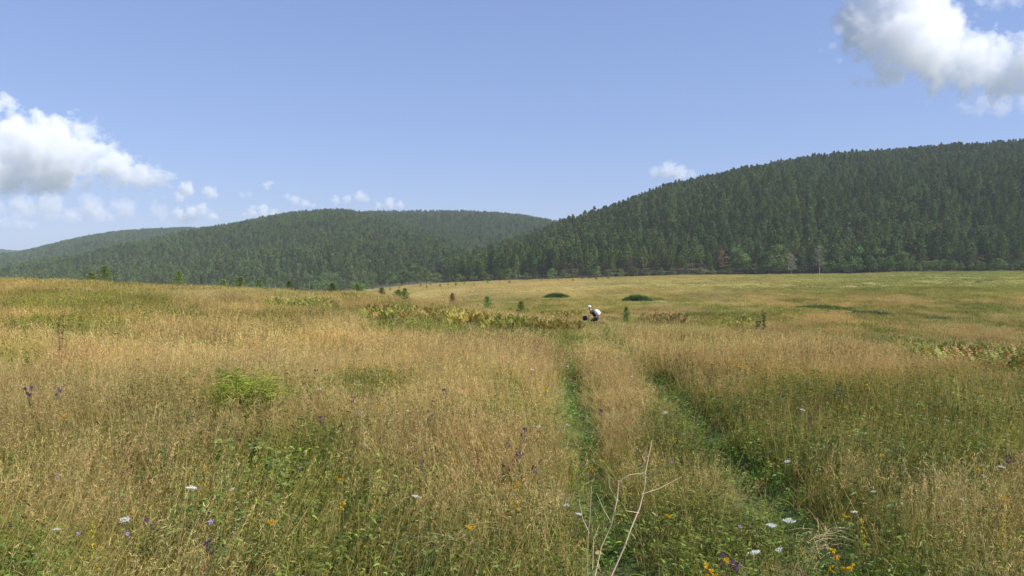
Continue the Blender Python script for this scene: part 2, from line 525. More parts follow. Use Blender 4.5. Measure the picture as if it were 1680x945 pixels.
#@TREES
# ------------------------------------------------------------------ trees
def pine_meshes(seed, h=19.0, crown0=.42, rmax=2.3, needle=(.108, .158, .042), dead=False, quads=6, size=.66):
    r = np.random.default_rng(seed)
    lean = r.normal(0, .012, 2)
    def axis(z): return np.array([lean[0] * z + .15 * math.sin(z * .3 + seed), lean[1] * z + .12 * math.cos(z * .27 + seed), z])
    tb = MB()
    zs = np.linspace(-.8, h * .985, 9)
    t = np.clip(zs / h, 0, 1)[:, None]
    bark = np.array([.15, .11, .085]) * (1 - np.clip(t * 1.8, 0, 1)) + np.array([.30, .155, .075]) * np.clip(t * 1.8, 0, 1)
    tube(tb, [axis(z) for z in zs], .17 * (1 - zs / h * .88) * h / 19, bark, 6)
    cb = MB()
    z = h * crown0
    B, D, Ln = [], [], []
    while z < h - .3:
        u = (z - h * crown0) / (h * (1 - crown0))
        env = rmax * (min(1, .55 + u * 2.2) * (1 - u ** 2.0) ** .85 + .08)
        nb = 4 if u < .8 else 3
        a0 = r.uniform(0, 6.3)
        for k in range(nb):
            if r.random() < .16: continue
            a = a0 + k * 6.283 / nb + r.normal(0, .3)
            L_ = env * r.uniform(.62, 1.12)
            up = .05 + .55 * u + r.normal(0, .12)
            d = np.array([math.cos(a), math.sin(a), up]); d /= np.linalg.norm(d)
            B.append(axis(z)); D.append(d); Ln.append(L_)
        z += r.uniform(.5, .85) * h / 19
    B = np.array(B); D = np.array(D); Ln = np.array(Ln)
    for s in range(3):                                        # a few dead snags under the crown
        pass
    strips(tb, B, D, Ln * .95, .09, .06, (.12, .09, .07), (.10, .08, .06), prof=(1, .6, .2))
    # needle tufts along the outer part of each limb
    for f, sz in ((.38, .8), (.6, 1.0), (.8, 1.05), (1.0, .95)):
        c = B + D * (Ln * f)[:, None] + np.array([0, 0, -1]) * (.06 * Ln * f * f)[:, None]
        keep = r.random(len(c)) < (.6 if f < .5 else .92)
        c = c[keep]; dd = D[keep]
        for q in range(quads):
            n = len(c)
            dirs = nrm(rand_dirs(n, r) * .95 + dd * .7 + np.array([0, 0, .35]))
            b = c + r.normal(0, .22, (n, 3)) * h / 19
            col = jit(needle, n, .22, r)
            if dead: col = jit(dead, n, .2, r)
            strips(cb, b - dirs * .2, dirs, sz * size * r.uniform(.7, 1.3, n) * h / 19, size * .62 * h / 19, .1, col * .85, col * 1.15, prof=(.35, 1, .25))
    tip = axis(h - .5)
    dirs = nrm(rand_dirs(14, r) + np.array([0, 0, 1.1])); col = jit(needle if not dead else dead, 14, .15, r)
    strips(cb, np.tile(tip, (14, 1)), dirs, .75 * h / 19, .25 * h / 19, .05, col, col * 1.2, prof=(.4, 1, .2))
    return tb, cb

def broad_meshes(seed, h=9.0, w=3.0, leaf=(.085, .14, .038), n_cl=34, per=46, lsize=.36, crown0=.22, sparse=1.0):
    r = np.random.default_rng(seed)
    tb, cb = MB(), MB()
    top = np.array([r.normal(0, .3), r.normal(0, .3), h * .8])
    zs = np.linspace(0, 1, 6)[:, None]
    path = np.array([[0, 0, -.4]]) * (1 - zs) + top * zs + np.c_[np.sin(zs * 4 + seed), np.cos(zs * 3 + seed), zs * 0] * .12 * h / 9
    bark = np.array([.16, .14, .11])
    tube(tb, path, np.linspace(.15, .03, 6) * h / 9, bark, 6)
    # clumps inside an uneven crown
    cl = []
    while len(cl) < n_cl:
        u = r.random(); a = r.uniform(0, 6.283)
        z = h * (crown0 + (1 - crown0) * u) * .97
        env = w * (math.sin(math.pi * min(.97, .18 + u * .8)) ** .8) * (.8 + .35 * math.sin(a * 2 + seed) + .15 * math.sin(a * 5 + seed * 2))
        q = math.sqrt(r.random())
        cl.append([math.cos(a) * env * q, math.sin(a) * env * q, z])
    cl = np.array(cl)
    for c in cl[:12]:
        s = path[min(5, int(c[2] / h * 5))]
        mid = (s + c) / 2 + np.array([0, 0, .2])
        tube(tb, [s * np.array([1, 1, .75]), mid, c], [.05 * h / 9, .03 * h / 9, .012 * h / 9], bark, 4)
    for c in cl:
        cr = r.uniform(.55, 1.05) * w * .34
        n = int(per * sparse)
        off = rand_dirs(n, r) * (r.random((n, 1)) ** .4) * cr * np.array([1, 1, .8])
        shade = r.uniform(.8, 1.2)
        col = jit(np.array(leaf) * shade, n, .2, r)
        dirs = nrm(off + rand_dirs(n, r) * cr * .8 + np.array([0, 0, .1]))
        strips(cb, c + off, dirs, lsize * r.uniform(.6, 1.25, n) * h / 9, lsize * .7 * h / 9, .15, col, col * 1.1, prof=(.3, 1, .25))
    return tb, cb

def bare_meshes(seed, h=11.0, w=2.8, col=(.27, .245, .21)):
    """a dying grey tree: branching limbs, fine twigs and a thin veil of withered leaves"""
    r = np.random.default_rng(seed); tb, cb = MB(), MB()
    tube(tb, [[0, 0, -.3], [.1, 0, h * .3], [0, .15, h * .65], [.1, .1, h]], [.17, .13, .08, .02], col, 6)
    for k in range(34):
        z = h * r.uniform(.18, .95); a = r.uniform(0, 6.28); L_ = w * (1.15 - z / h * .75) * r.uniform(.6, 1.1)
        e = np.array([math.cos(a) * L_, math.sin(a) * L_, z + L_ * r.uniform(.3, .9)])
        s = np.array([.05, .05, z]); mid = s * .5 + e * .5 - np.array([0, 0, .15])
        tube(tb, [s, mid, e], [.05, .03, .01], col, 4)
        n = 26
        b = s + (e - s) * r.uniform(.3, 1, (n, 1))
        d = nrm(rand_dirs(n, r) + (e - s) / L_ * .8 + np.array([0, 0, .3]))
        strips(cb, b, d, r.uniform(.5, 1.1, n), .05, .1, col, np.array(col) * 1.1, prof=(1, .7, .3))
        n = 22
        b = s + (e - s) * r.uniform(.35, 1.05, (n, 1)) + r.normal(0, .3, (n, 3))
        c2 = jit((.24, .215, .14), n, .2, r)
        strips(cb, b, rand_dirs(n, r), .3, .2, .1, c2, c2, prof=(.3, 1, .2))
    return tb, cb

def joined(name, tb, cb, mats):
    mb = MB()
    for i, s in enumerate((tb, cb)):
        for V, F, C, off in zip(s.V, s.F, s.C, np.cumsum([0] + [len(v) for v in s.V[:-1]])):
            mb.add(V, F - off, C, i)
    return mb.mesh(name, mats)

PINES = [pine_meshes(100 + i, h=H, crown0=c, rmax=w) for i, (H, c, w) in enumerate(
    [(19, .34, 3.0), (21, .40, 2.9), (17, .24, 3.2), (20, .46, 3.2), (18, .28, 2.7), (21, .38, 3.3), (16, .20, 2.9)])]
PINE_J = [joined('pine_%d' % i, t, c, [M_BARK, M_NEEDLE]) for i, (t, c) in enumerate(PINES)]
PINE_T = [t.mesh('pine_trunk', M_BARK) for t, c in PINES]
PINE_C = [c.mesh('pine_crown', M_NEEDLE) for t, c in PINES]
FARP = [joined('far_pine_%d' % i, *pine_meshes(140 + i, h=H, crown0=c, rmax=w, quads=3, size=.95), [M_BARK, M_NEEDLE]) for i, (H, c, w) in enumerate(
    [(18, .36, 3.0), (19, .42, 2.9), (17, .30, 3.0), (20, .40, 3.2)])]
BROADS = [broad_meshes(200 + i, h=H, w=w, leaf=l) for i, (H, w, l) in enumerate(
    [(9, 3.0, (.105, .17, .04)), (8, 3.2, (.125, .19, .045)), (10, 2.6, (.085, .14, .038)), (7, 3.0, (.13, .185, .05))])]
BROAD_J = [joined('broad_%d' % i, t, c, [M_BARK, M_CROWN]) for i, (t, c) in enumerate(BROADS)]
BROAD_T = [t.mesh('broad_trunk', M_BARK) for t, c in BROADS]
BROAD_C = [c.mesh('broad_crown', M_CROWN) for t, c in BROADS]

forest_coll = proto_collection('forest_plant', PINE_J + BROAD_J + FARP)
NP_, NB_ = len(PINE_J), len(BROAD_J)

def grid_pts(p0, p1, r0, r1, step):
    a0, a1 = px_phi(p0), px_phi(p1)
    xm = r1 * 1.05
    xs = np.arange(-xm, xm, step); ys = np.arange(0, r1 * 1.05, step)
    X, Y = np.meshgrid(xs, ys); X = X.ravel(); Y = Y.ravel()
    phi, d = depth_of(X, Y)
    k = (phi > a0) & (phi < a1) & (d > r0) & (d < r1)
    X = X[k]; Y = Y[k]
    X = X + rng.uniform(-.5, .5, len(X)) * step * .95; Y = Y + rng.uniform(-.5, .5, len(Y)) * step * .95
    return X, Y

OTHERS = []
def wood(zf, p0, p1, r0, r1, step, fpx, fd, rpx, rdist, others=(), thin=0.0):
    X, Y = grid_pts(p0, p1, r0, r1, step)
    phi, d = depth_of(X, Y)
    Z = zf(X, Y)
    foot = table(phi, fpx, fd); rd = table(phi, rpx, rdist)
    k = (d > foot + 2) & (d < rd + 120) & (Z > ground_z(X, Y) - 1.5)
    for o in others: k &= Z > o(X, Y) - 6
    k &= rng.random(len(X)) > thin
    return X[k], Y[k], Z[k], d[k], phi[k]

# the near wood on the long hill
Xr, Yr, Zr, Dr, Pr = wood(hill_r, 560, 2000, 455, 1260, 5.2, EDGE_PX, EDGE_D,
                          [560, 640, 760, 920, 1100, 1300, 1680, 2300], [610, 620, 690, 830, 930, 1020, 1120, 1130], thin=.12)
gap = Dr - edge_d(Pr)
PXr, RWr = project(Xr, Yr, Zr)
# the 290 pines that show largest: front rows within the frame
front = np.nonzero((PXr > 650) & (PXr < 1685) & (gap < 80))[0]
front = front[np.argsort(gap[front] + rng.uniform(0, 10, len(front)))][:290]
isfront = np.zeros(len(Xr), bool); isfront[front] = True

kind_r = rng.integers(0, NP_, len(Xr))
br = fbm(Xr / 30, Yr / 30, 301)
mixed = (gap < 90) & (PXr > 1230) & (br > .50) & (rng.random(len(Xr)) < .6)
mixed |= rng.random(len(Xr)) < .02
kind_r = np.where(mixed & ~isfront, NP_ + rng.integers(0, NB_, len(Xr)), kind_r)
scale_r = rng.uniform(.72, 1.04, len(Xr)) * (.93 + .25 * (fbm(Xr / 40, Yr / 40, 311) - .5))
scale_r = np.where(kind_r >= NP_, scale_r * rng.uniform(1.0, 1.5, len(Xr)), scale_r)
b = ~isfront
n = b.sum()
def rot_rand(n, tilt=.03):
    return np.c_[rng.normal(0, tilt, n), rng.normal(0, tilt, n), rng.uniform(0, 6.283, n)]
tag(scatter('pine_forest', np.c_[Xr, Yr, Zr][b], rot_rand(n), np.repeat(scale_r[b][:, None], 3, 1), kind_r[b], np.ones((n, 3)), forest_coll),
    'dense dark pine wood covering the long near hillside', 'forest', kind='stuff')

def far_wood(name, label, *a, far=True, **k):
    X, Y, Z, d, phi = wood(*a, **k)
    n = len(X)
    s = rng.uniform(.70, 1.0, n) * (.9 + .3 * (fbm(X / 60, Y / 60, 321) - .5))
    kd = NP_ + NB_ + rng.integers(0, len(FARP), n)
    m = fbm(X / 70, Y / 70, 331)
    kd = np.where((m > .60) & (rng.random(n) < .45), NP_ + rng.integers(0, NB_, n), kd)
    s = np.where(kd < NP_ + NB_, s * 1.35, s)
    return tag(scatter(name, np.c_[X, Y, Z], rot_rand(n), np.repeat(s[:, None], 3, 1), kd, np.ones((n, 3)), forest_coll), label, 'forest', kind='stuff')

far_wood('pine_forest', 'pine wood over the rounded hill behind the left of the meadow', hill_a, -150, 900, 700, 1600, 5.8,
         [-300, 0, 300, 500, 640, 760, 960], [800, 780, 760, 720, 700, 720, 760],
         [-300, -100, 60, 200, 330, 480, 640, 760, 960], [1200, 1200, 1250, 1300, 1380, 1420, 1400, 1150, 900])
far_wood('pine_forest', 'pine wood on the flat-topped hill between the two larger hills', hill_b, 480, 1010, 1150, 2080, 7.0,
         [300, 1100], [1150, 1150], [300, 1100], [1950, 1950], others=(hill_a,))
far_wood('pine_forest', 'hazy pine wood on the low ridge at the far left', hill_c, -120, 430, 1500, 2450, 7.0,
         [-400, 520], [1450, 1450], [-400, 520], [2300, 2300], others=(hill_a,))
far_wood('pine_forest', 'bluish wood on the most distant ridge at the left edge', hill_d, -150, 150, 3300, 4150, 10,
         [-500, 200], [3300, 3300], [-500, 200], [4000, 4000])

def tree(name, label, cat, group, loc, rz, s, tm, cm):
    e = bpy.data.objects.new(name, None); SC.collection.objects.link(e)
    e.location = loc; e.rotation_euler = (0, 0, rz); e.scale = (s, s, s) if np.isscalar(s) else s
    tag(e, label, cat, group)
    link('trunk', tm, e); link('crown', cm, e)
    return e

for i in front:
    k = int(kind_r[i])
    tree('pine_tree', 'tall dark pine in the front rows of the hillside wood', 'tree', 'pines in the front rows of the hillside wood',
         (Xr[i], Yr[i], Zr[i]), rng.uniform(0, 6.28), float(scale_r[i]), PINE_T[k], PINE_C[k])

# trees that stand out at the foot of the near hill
tb, cb = pine_meshes(171, h=19, crown0=.3, rmax=2.6, dead=(.42, .27, .10)); rust = (tb.mesh('rust_trunk', M_BARK), cb.mesh('rust_crown', M_NEEDLE))
tb, cb = bare_meshes(181); grey1 = (tb.mesh('grey_trunk', M_BARK), cb.mesh('grey_crown', M_NEEDLE))
tb, cb = bare_meshes(182, h=12, w=3.2); grey2 = (tb.mesh('grey_trunk', M_BARK), cb.mesh('grey_crown', M_NEEDLE))

def hill_spot(px, gapm):
    phi = float(px_phi(px)); d = float(edge_d(phi)) + gapm
    x = math.tan(phi) * d; z = max(float(hill_r(x, d)), float(ground_z(x, d)))
    return x, d, z
def top_scale(x, y, z, row, h):
    t = pix_dir(840, row); return (EYE + t[2] / t[1] * y - z) / h
for nm, lab, px, gp, row, hh, ms in (
    ('pine_tree', 'rust-orange dead pine among green pines at the hill foot', 1182, 6, 402, 19, rust),
    ('bare_tree', 'large grey half-bare tree at the wood edge', 1344, -6, 404, 12, grey2),
    ('bare_tree', 'small grey-brown withered tree just left of the large grey one', 1298, -7, 415, 11, grey1),
    ('pine_tree', 'pale pinkish dying pine near the middle of the hill foot', 1034, 3, 418, 19, None),
):
    x, y, z = hill_spot(px, gp)
    if ms is None:
        tb, cb = pine_meshes(172, h=19, crown0=.3, rmax=2.0, dead=(.22, .15, .11), quads=2); ms = (tb.mesh('pale_trunk', M_BARK), cb.mesh('pale_crown', M_NEEDLE))
    tree(nm, lab, 'tree', None, (x, y, z), 1.0, top_scale(x, y, z, row, hh), *ms)
# the reddish dead trunk half way up the hill
tb = MB(); rr_ = np.random.default_rng(5)
tube(tb, [[0, 0, -1], [.05, 0, 8], [0, .1, 16], [.1, .1, 21]], [.30, .26, .18, .05], (.42, .22, .12), 6)
cb = MB(); n = 60
strips(cb, np.c_[rr_.normal(0, .1, n), rr_.normal(0, .1, n), rr_.uniform(5, 12, n)], nrm(np.c_[rr_.normal(size=(n, 2)), rr_.uniform(-.4, .3, n)]), 1.7, .30, .2, (.34, .15, .07), (.30, .12, .06))
phi = float(px_phi(1433)); dd_ = 700.0
x = math.tan(phi) * dd_
tree('pine_tree', 'bare reddish dead pine trunk half way up the near hillside', 'tree', None, (x, dd_, float(hill_r(x, dd_))), 0, 1.05, tb.mesh('red_trunk', M_BARK), cb.mesh('red_twigs', M_NEEDLE))

# broadleaf trees and bushes along the foot of the hills: column, metres before (-) or behind the wood edge, top row
FOOT = [(1262, -4, 412), (1275, 2, 400), (1315, 3, 418), (1366, 4, 408), (1385, -5, 425), (1408, 2, 405), (1428, -4, 418), (1446, 3, 402), (1462, -4, 420),
        (1480, 1, 412), (1487, -6, 425), (1535, -3, 424), (1562, -3, 424), (1210, 2, 405), (1228, -2, 425), (1243, -3, 430), (1345, 8, 420), (1508, -6, 432), (1432, 12, 396), (1565, 10, 405),
        (1605, -3, 428), (1640, -3, 424), (1660, -5, 432), (1590, 4, 425), (1252, 4, 420), (1288, 4, 416), (1330, 5, 424), (1355, 0, 428), (1375, 3, 422),
        (1397, 0, 426), (1418, 5, 414), (1438, 0, 430), (1455, 5, 416), (1472, 4, 424), (1497, 3, 418), (1520, 2, 428), (1550, 3, 426), (1575, 0, 432), (1620, 2, 430), (1680, 0, 426)]
FOOT += [(1486 + 9 * q, (-2, 2, -5, 4)[q % 4], 436 - 5 * vnoise(q * .7, .5, 9) * 3) for q in range(23)]
for i, (px, gp, row) in enumerate(FOOT):
    x, y, z = hill_spot(px, gp); k = i % 4
    s = max(.35, top_scale(x, y, z, row, [9, 8, 10, 7][k]))
    tree('broadleaf_tree', 'bright green broadleaf tree at the foot of the pine wood', 'tree', 'broadleaf trees at the pine wood foot',
         (x, y, z), i * 1.3, (s * 1.25, s * 1.25, s), BROAD_T[k], BROAD_C[k])
BUSH = [(645, -6, 452), (658, -10, 446), (672, -6, 436), (684, -8, 440), (700, -4, 447), (716, -6, 452), (735, -5, 452), (752, -5, 455), (775, -4, 452), (800, -6, 454),
        (826, -8, 448), (834, -6, 446), (845, -4, 450), (865, -6, 452), (880, -5, 451), (905, -7, 446), (925, -5, 449), (945, -6, 449), (968, -8, 440), (980, -4, 442),
        (1000, -5, 448), (1020, -6, 447), (1040, -5, 442), (1062, -4, 446), (1085, -5, 445), (1105, -4, 444), (1126, -6, 440), (1150, -5, 444), (1170, -5, 446), (1195, -4, 444)]
for i, (px, gp, row) in enumerate(BUSH):
    x, y, z = hill_spot(px, gp); k = (i * 3) % 4
    s = max(.4, top_scale(x, y, z, row - 6, [9, 8, 10, 7][k]))
    tree('shrub', 'rounded green shrub in the row along the hill foot', 'shrub', 'shrubs along the hill foot',
         (x, y, z), i * 1.7, (s * 1.6, s * 1.6, s), BROAD_T[k], BROAD_C[k])
LEFTB = [(412, 660, 462), (440, 650, 456), (462, 660, 458), (490, 640, 452), (505, 650, 450), (528, 640, 447), (548, 620, 444), (560, 640, 446), (578, 600, 450), (596, 620, 445), (612, 600, 445),
         (626, 590, 444), (640, 600, 446), (602, 560, 460), (580, 540, 463), (560, 520, 462), (385, 680, 462), (350, 690, 458), (470, 600, 464), (520, 580, 460)]
for i, (px, dist, row) in enumerate(LEFTB):
    x, y, z, h = spot(px, dist, row); k = (i * 3 + 1) % 4
    s = max(.4, h / [9, 8, 10, 7][k])
    tree('shrub', 'dull green tree-like shrub beyond the grassy brow, below the rounded hill', 'shrub', 'shrubs below the rounded hill',
         (x, y, z), i * 1.7, (s * 1.2, s * 1.2, s), BROAD_T[k], BROAD_C[k])
#@SAPLINGS
# ------------------------------------------------------------------ young pines and small bushes in the meadow
def sapling_meshes(seed, needle=(.15, .215, .052)):
    r = np.random.default_rng(seed); tb, cb = MB(), MB()
    h = 1.5
    tube(tb, [[0, 0, -.15], [.01, 0, .5], [0, .02, 1.0], [.01, 0, h]], [.03, .022, .014, .005], (.17, .12, .07), 6)
    z = .12; 
    while z < h:
        u = z / h; L_ = .55 * (1 - u) ** .75 + .07
        nb = 6
        a = r.uniform(0, 6.28) + np.arange(nb) * 6.283 / nb + r.normal(0, .2, nb)
        d = nrm(np.c_[np.cos(a), np.sin(a), .45 + .5 * u + r.normal(0, .1, nb)])
        b = np.tile([0, 0, z], (nb, 1)); Ls = L_ * r.uniform(.7, 1.15, nb)
        strips(tb, b, d, Ls, .014, -.1, (.16, .12, .06), (.14, .13, .05), prof=(1, .5, .3))
        for f in np.linspace(.2, 1.02, 6):
            c = b + d * (Ls * f)[:, None] + np.array([0, 0, .1]) * (Ls * f * f)[:, None]
            for q in range(4):
                dirs = nrm(rand_dirs(nb, r) * .9 + d * .9 + np.array([0, 0, .3]))
                col = jit(needle, nb, .25, r)
                strips(cb, c, dirs, r.uniform(.08, .16, nb), .022, .1, col * .8, col * 1.25, prof=(.7, 1, .3))
        z += r.uniform(.10, .17)
    return tb, cb
SAPL = []
for i in range(4):
    t, c = sapling_meshes(400 + i); SAPL.append((t.mesh('sapling_trunk', M_BARK), c.mesh('sapling_crown', M_NEEDLE)))
t, c = sapling_meshes(420, (.19, .12, .06)); BROWN_SAP = (t.mesh('sapling_trunk', M_BARK), c.mesh('sapling_crown', M_NEEDLE))

SAPS = [(172, 93, 434, 'darkest young pine on the left grassy skyline', 1.0), (150, 94, 445, 'low dark young pine beside the darkest one on the skyline', 1.6),
        (293, 90, 443, 'bright green young pine alone on the left skyline', 1.0), (367, 95, 457, 'tiny young pine on the skyline left of a taller pair', 1.0),
        (394, 88, 452, 'young green pine in the middle of the left skyline', 1.2), (425, 95, 455, 'slim young pine on the skyline before the dull shrubs', .8),
        (474, 92, 460, 'small young pine on the skyline above the bracken clump', 1.0), 
        (545, 90, 463, 'young pine at the low end of the grassy brow', 1.2), 
        (588, 98, 463, 'broad bushy young pine among the brow cluster', 1.6), (626, 92, 470, 'small conical young pine just right of the brow cluster', 1.1),
        (664, 62, 472, 'tall yellowish young pine standing in golden grass', .95), (742, 75, 479, 'brown withered young pine in golden grass', .7),
        (800, 66, 484, 'small bluish young pine above the yellow bracken', .9), (855, 70, 491, 'smallest young pine near the cyclist, above the bracken', .8),
        (1028, 46, 502, 'thin young pine a little right of the cyclist', .6), (653, 140, 473, 'tiny pine at the meadow bend', 1.2)]
for i, (px, dist, row, lab, wd) in enumerate(SAPS):
    x, y, z, h = spot(px, dist, row); s = max(.4, h / 1.55 * .92)
    ms = BROWN_SAP if 'brown' in lab else SAPL[i % 4]
    tree('young_pine', lab, 'young pine', 'young pines in the meadow', (x, y, z), i * 2.1, (s * wd * 1.35, s * wd * 1.35, s), *ms)
DOTS = [(690, 471), (706, 469), (722, 472), (735, 469), (748, 470), (762, 468), (778, 470), (800, 466), (820, 464), (836, 466), (862, 461), (875, 460), (888, 462), (902, 459), (915, 461),
        (940, 462), (955, 459), (968, 458), (978, 460), (990, 457), (998, 459), (1008, 457), (1016, 456), (640, 477), (612, 476), (655, 474), (700, 474)]
for i, (px, row) in enumerate(DOTS):
    x, y, z = ray_ground(px, row, 0.0, 100)
    s = random.uniform(.7, 1.5) * y / 420
    tree('young_pine', 'tiny dark young pine dotted on the valley floor near the hill foot', 'young pine', 'young pines dotted over the valley floor',
         (x, y, z), i, (s * 1.4, s * 1.4, s * 1.1), *SAPL[i % 4])

# places kept low for plants that stand in the grass
CLEAR = set()
def mark(pts):
    for p in pts:
        for dx in (-.7, 0, .7):
            for dy in (-.7, 0, .7): CLEAR.add((int((p[0] + dx) // .7), int((p[1] + dy) // .7)))
def near_cells(x, y, S):
    k = np.floor(x / .7).astype(np.int64) * 100003 + np.floor(y / .7).astype(np.int64)
    return np.isin(k, np.array([a * 100003 + b for a, b in S] or [0], np.int64))
BC = {'y': (.36, .30, .05), 'g': (.21, .25, .04), 'o': (.35, .20, .055), 'b': (.27, .135, .05), 'k': (.13, .16, .035)}
PATCHES = [((440, 548), (487, 500), 'yyggy', 'yellow-green bracken patch standing alone below the left skyline', 90),
           ((600, 726), (501, 514), 'yygoy', 'long yellow bracken patch in golden grass left of the orange one', 90),
           ((735, 800), (505, 520), 'oyyo', 'orange bracken patch in golden grass', 70),
           ((800, 880), (505, 528), 'yogyg', 'mottled yellow bracken patch a little left of the cyclist', 110),
           ((880, 956), (508, 530), 'gyogk', 'green and yellow bracken patch that the cyclist rides behind', 110),
           ((1048, 1132), (512, 526), 'bokb', 'dark red-brown bracken patch right of the cyclist', 80),
           ((1180, 1235), (518, 536), 'kgyg', 'dull green bracken patch beside the tall dark weed', 50),
           ((1470, 1570), (556, 572), 'yggoy', 'bright yellow-green bracken band on the slope at the far right', 90),
           ((1560, 1700), (562, 586), 'gygok', 'red and green bracken band running out of the picture', 120),
           ((10, 150), (455, 460), 'yyo', 'thin yellow bracken line along the left skyline', 50)]
for p0, q0, p1, q1 in ((1296, 505, 1412, 510), (1395, 512, 1490, 523), (1500, 521, 1590, 528), (888, 489, 938, 489), (1018, 494, 1072, 494)):
    a_ = ray_ground(p0, q0, 0, 60); b_ = ray_ground(p1, q1, 0, 60)
    for t_ in np.linspace(0, 1, 60):
        for o_ in (-3.0, -2.0, -1.2, -.5, 0, .6): mark([(a_[0] + (b_[0] - a_[0]) * t_, a_[1] + (b_[1] - a_[1]) * t_ + o_)])
BRACKEN = []
for i, ((p0, p1), (r0, r1), cs, lab, n) in enumerate(PATCHES):
    r = np.random.default_rng(700 + i)
    pts, cols = [], []
    for k in range(int(n * 2.2)):
        px = r.triangular(p0, (p0 + p1) / 2, p1) if r.random() < .4 else r.uniform(p0, p1)
        row = r.uniform(r0, r1) + (px - (p0 + p1) / 2) * (0.10 if p0 > 1400 else 0)
        x, y, z = ray_ground(px, row, .40)
        if y > 120: continue
        pts.append((x, y, z - .05))
        c = cs[int((.55 * vnoise(x * .8, y * .8, 5 + i) + .45 * r.random()) * len(cs) * .999)]
        cols.append(BC[c])
    if 'rides behind' in lab:
        for k in range(170):
            x, y, z = spot(r.uniform(935, 1008), r.uniform(45.5, 49.2))
            pts.append((x, y, z - .05)); cols.append(BC['yygok'[r.integers(0, 5)]])
    BRACKEN.append((lab, pts, cols))
    mark(pts)

#@GRASS
# ------------------------------------------------------------------ grass clumps
def clump_gold(seed, rad, n_stem, n_leaf, wk, straw, hk=1.0, spik=9, lean=.16):
    r = np.random.default_rng(seed); mb = MB()
    def disk(n):
        a = r.uniform(0, 6.283, n); q = np.sqrt(r.random(n)) * rad
        return np.c_[q * np.cos(a), q * np.sin(a), np.full(n, -.03)]
    b = disk(n_stem); d = nrm(np.c_[r.normal(.0, lean * 1.5, (n_stem, 2)), np.ones(n_stem)])
    L_ = r.uniform(.26, .56, n_stem) * hk; dr = np.abs(r.normal(.08, .10, n_stem))
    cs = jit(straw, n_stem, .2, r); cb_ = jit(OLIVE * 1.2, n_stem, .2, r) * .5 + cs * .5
    side = np.c_[r.normal(size=(n_stem, 2)), np.zeros(n_stem)]
    P = strips(mb, b, d, L_, .0016 * wk, dr, cb_, cs, prof=(1, 1, .9, .6), side=side)
    tip = P[:, -1]; pre = P[:, -2]
    for q in range(spik):
        f = r.uniform(-.15, 1.0, (n_stem, 1))
        bb = pre + (tip - pre) * (.30 + .70 * np.clip(f, 0, 1)) + r.normal(0, .006 * wk ** .5, (n_stem, 3))
        dd = nrm((tip - pre) * 2.2 + r.normal(0, .14 * 1.2, (n_stem, 3)))
        c = cs * r.uniform(.85, 1.2, (n_stem, 1))
        strips(mb, bb, dd, r.uniform(.010, .028, n_stem) * wk ** .35, .0026 * wk, .05, c, c * 1.08, prof=(.5, 1, .2))
    b = disk(n_leaf); d = nrm(np.c_[r.normal(0, .42, (n_leaf, 2)), np.ones(n_leaf)])
    mixc = r.random((n_leaf, 1)) < .58
    cl = np.where(mixc, jit(STRAW * .9, n_leaf, .2, r), jit(OLIVE * 1.15, n_leaf, .25, r))
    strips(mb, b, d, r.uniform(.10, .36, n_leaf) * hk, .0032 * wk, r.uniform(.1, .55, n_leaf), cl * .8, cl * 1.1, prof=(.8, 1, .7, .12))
    return mb.mesh('clump_gold', M_GRASS)

def clump_green(seed, rad, n, wk, hlo, hhi, col, droop=.5, n_dry=8, leafy=0, leafcol=None):
    r = np.random.default_rng(seed); mb = MB()
    def disk(n):
        a = r.uniform(0, 6.283, n); q = np.sqrt(r.random(n)) * rad
        return np.c_[q * np.cos(a), q * np.sin(a), np.full(n, -.03)]
    b = disk(n); d = nrm(np.c_[r.normal(0, .38, (n, 2)), np.ones(n)]); c = jit(col, n, .25, r)
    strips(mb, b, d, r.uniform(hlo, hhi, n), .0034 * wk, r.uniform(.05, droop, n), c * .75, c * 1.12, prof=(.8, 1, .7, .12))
    if n_dry:
        b = disk(n_dry); d = nrm(np.c_[r.normal(0, .2, (n_dry, 2)), np.ones(n_dry)]); c = jit(STRAW, n_dry, .2, r)
        strips(mb, b, d, r.uniform(hhi * .8, hhi * 1.5, n_dry), .0017 * wk, .1, c * .8, c, prof=(1, 1, .8, .4))
    if leafy:
        lc = np.array(col if leafcol is None else leafcol)
        b = disk(leafy); d = nrm(np.c_[r.normal(0, .3, (leafy, 2)), np.ones(leafy)]); h = r.uniform(hlo, hhi * 1.05, leafy)
        cc = jit(lc * .8 + .02, leafy, .2, r)
        strips(mb, b, d, h, .003 * wk, .05, cc, cc, prof=(1, .8, .5))
        for q in range(9):
            f = r.uniform(.25, 1.0, (leafy, 1)); bb = b + d * h[:, None] * f
            dd = nrm(np.c_[r.normal(size=(leafy, 2)), r.uniform(-.1, .7, leafy)]); c = jit(lc, leafy, .25, r)
            strips(mb, bb, dd, r.uniform(.02, .045, leafy) * wk ** .6, .010 * wk ** .6, .35, c * .9, c * 1.12, prof=(.25, 1, .8, .15))
    return mb.mesh('clump_green', M_GRASS)

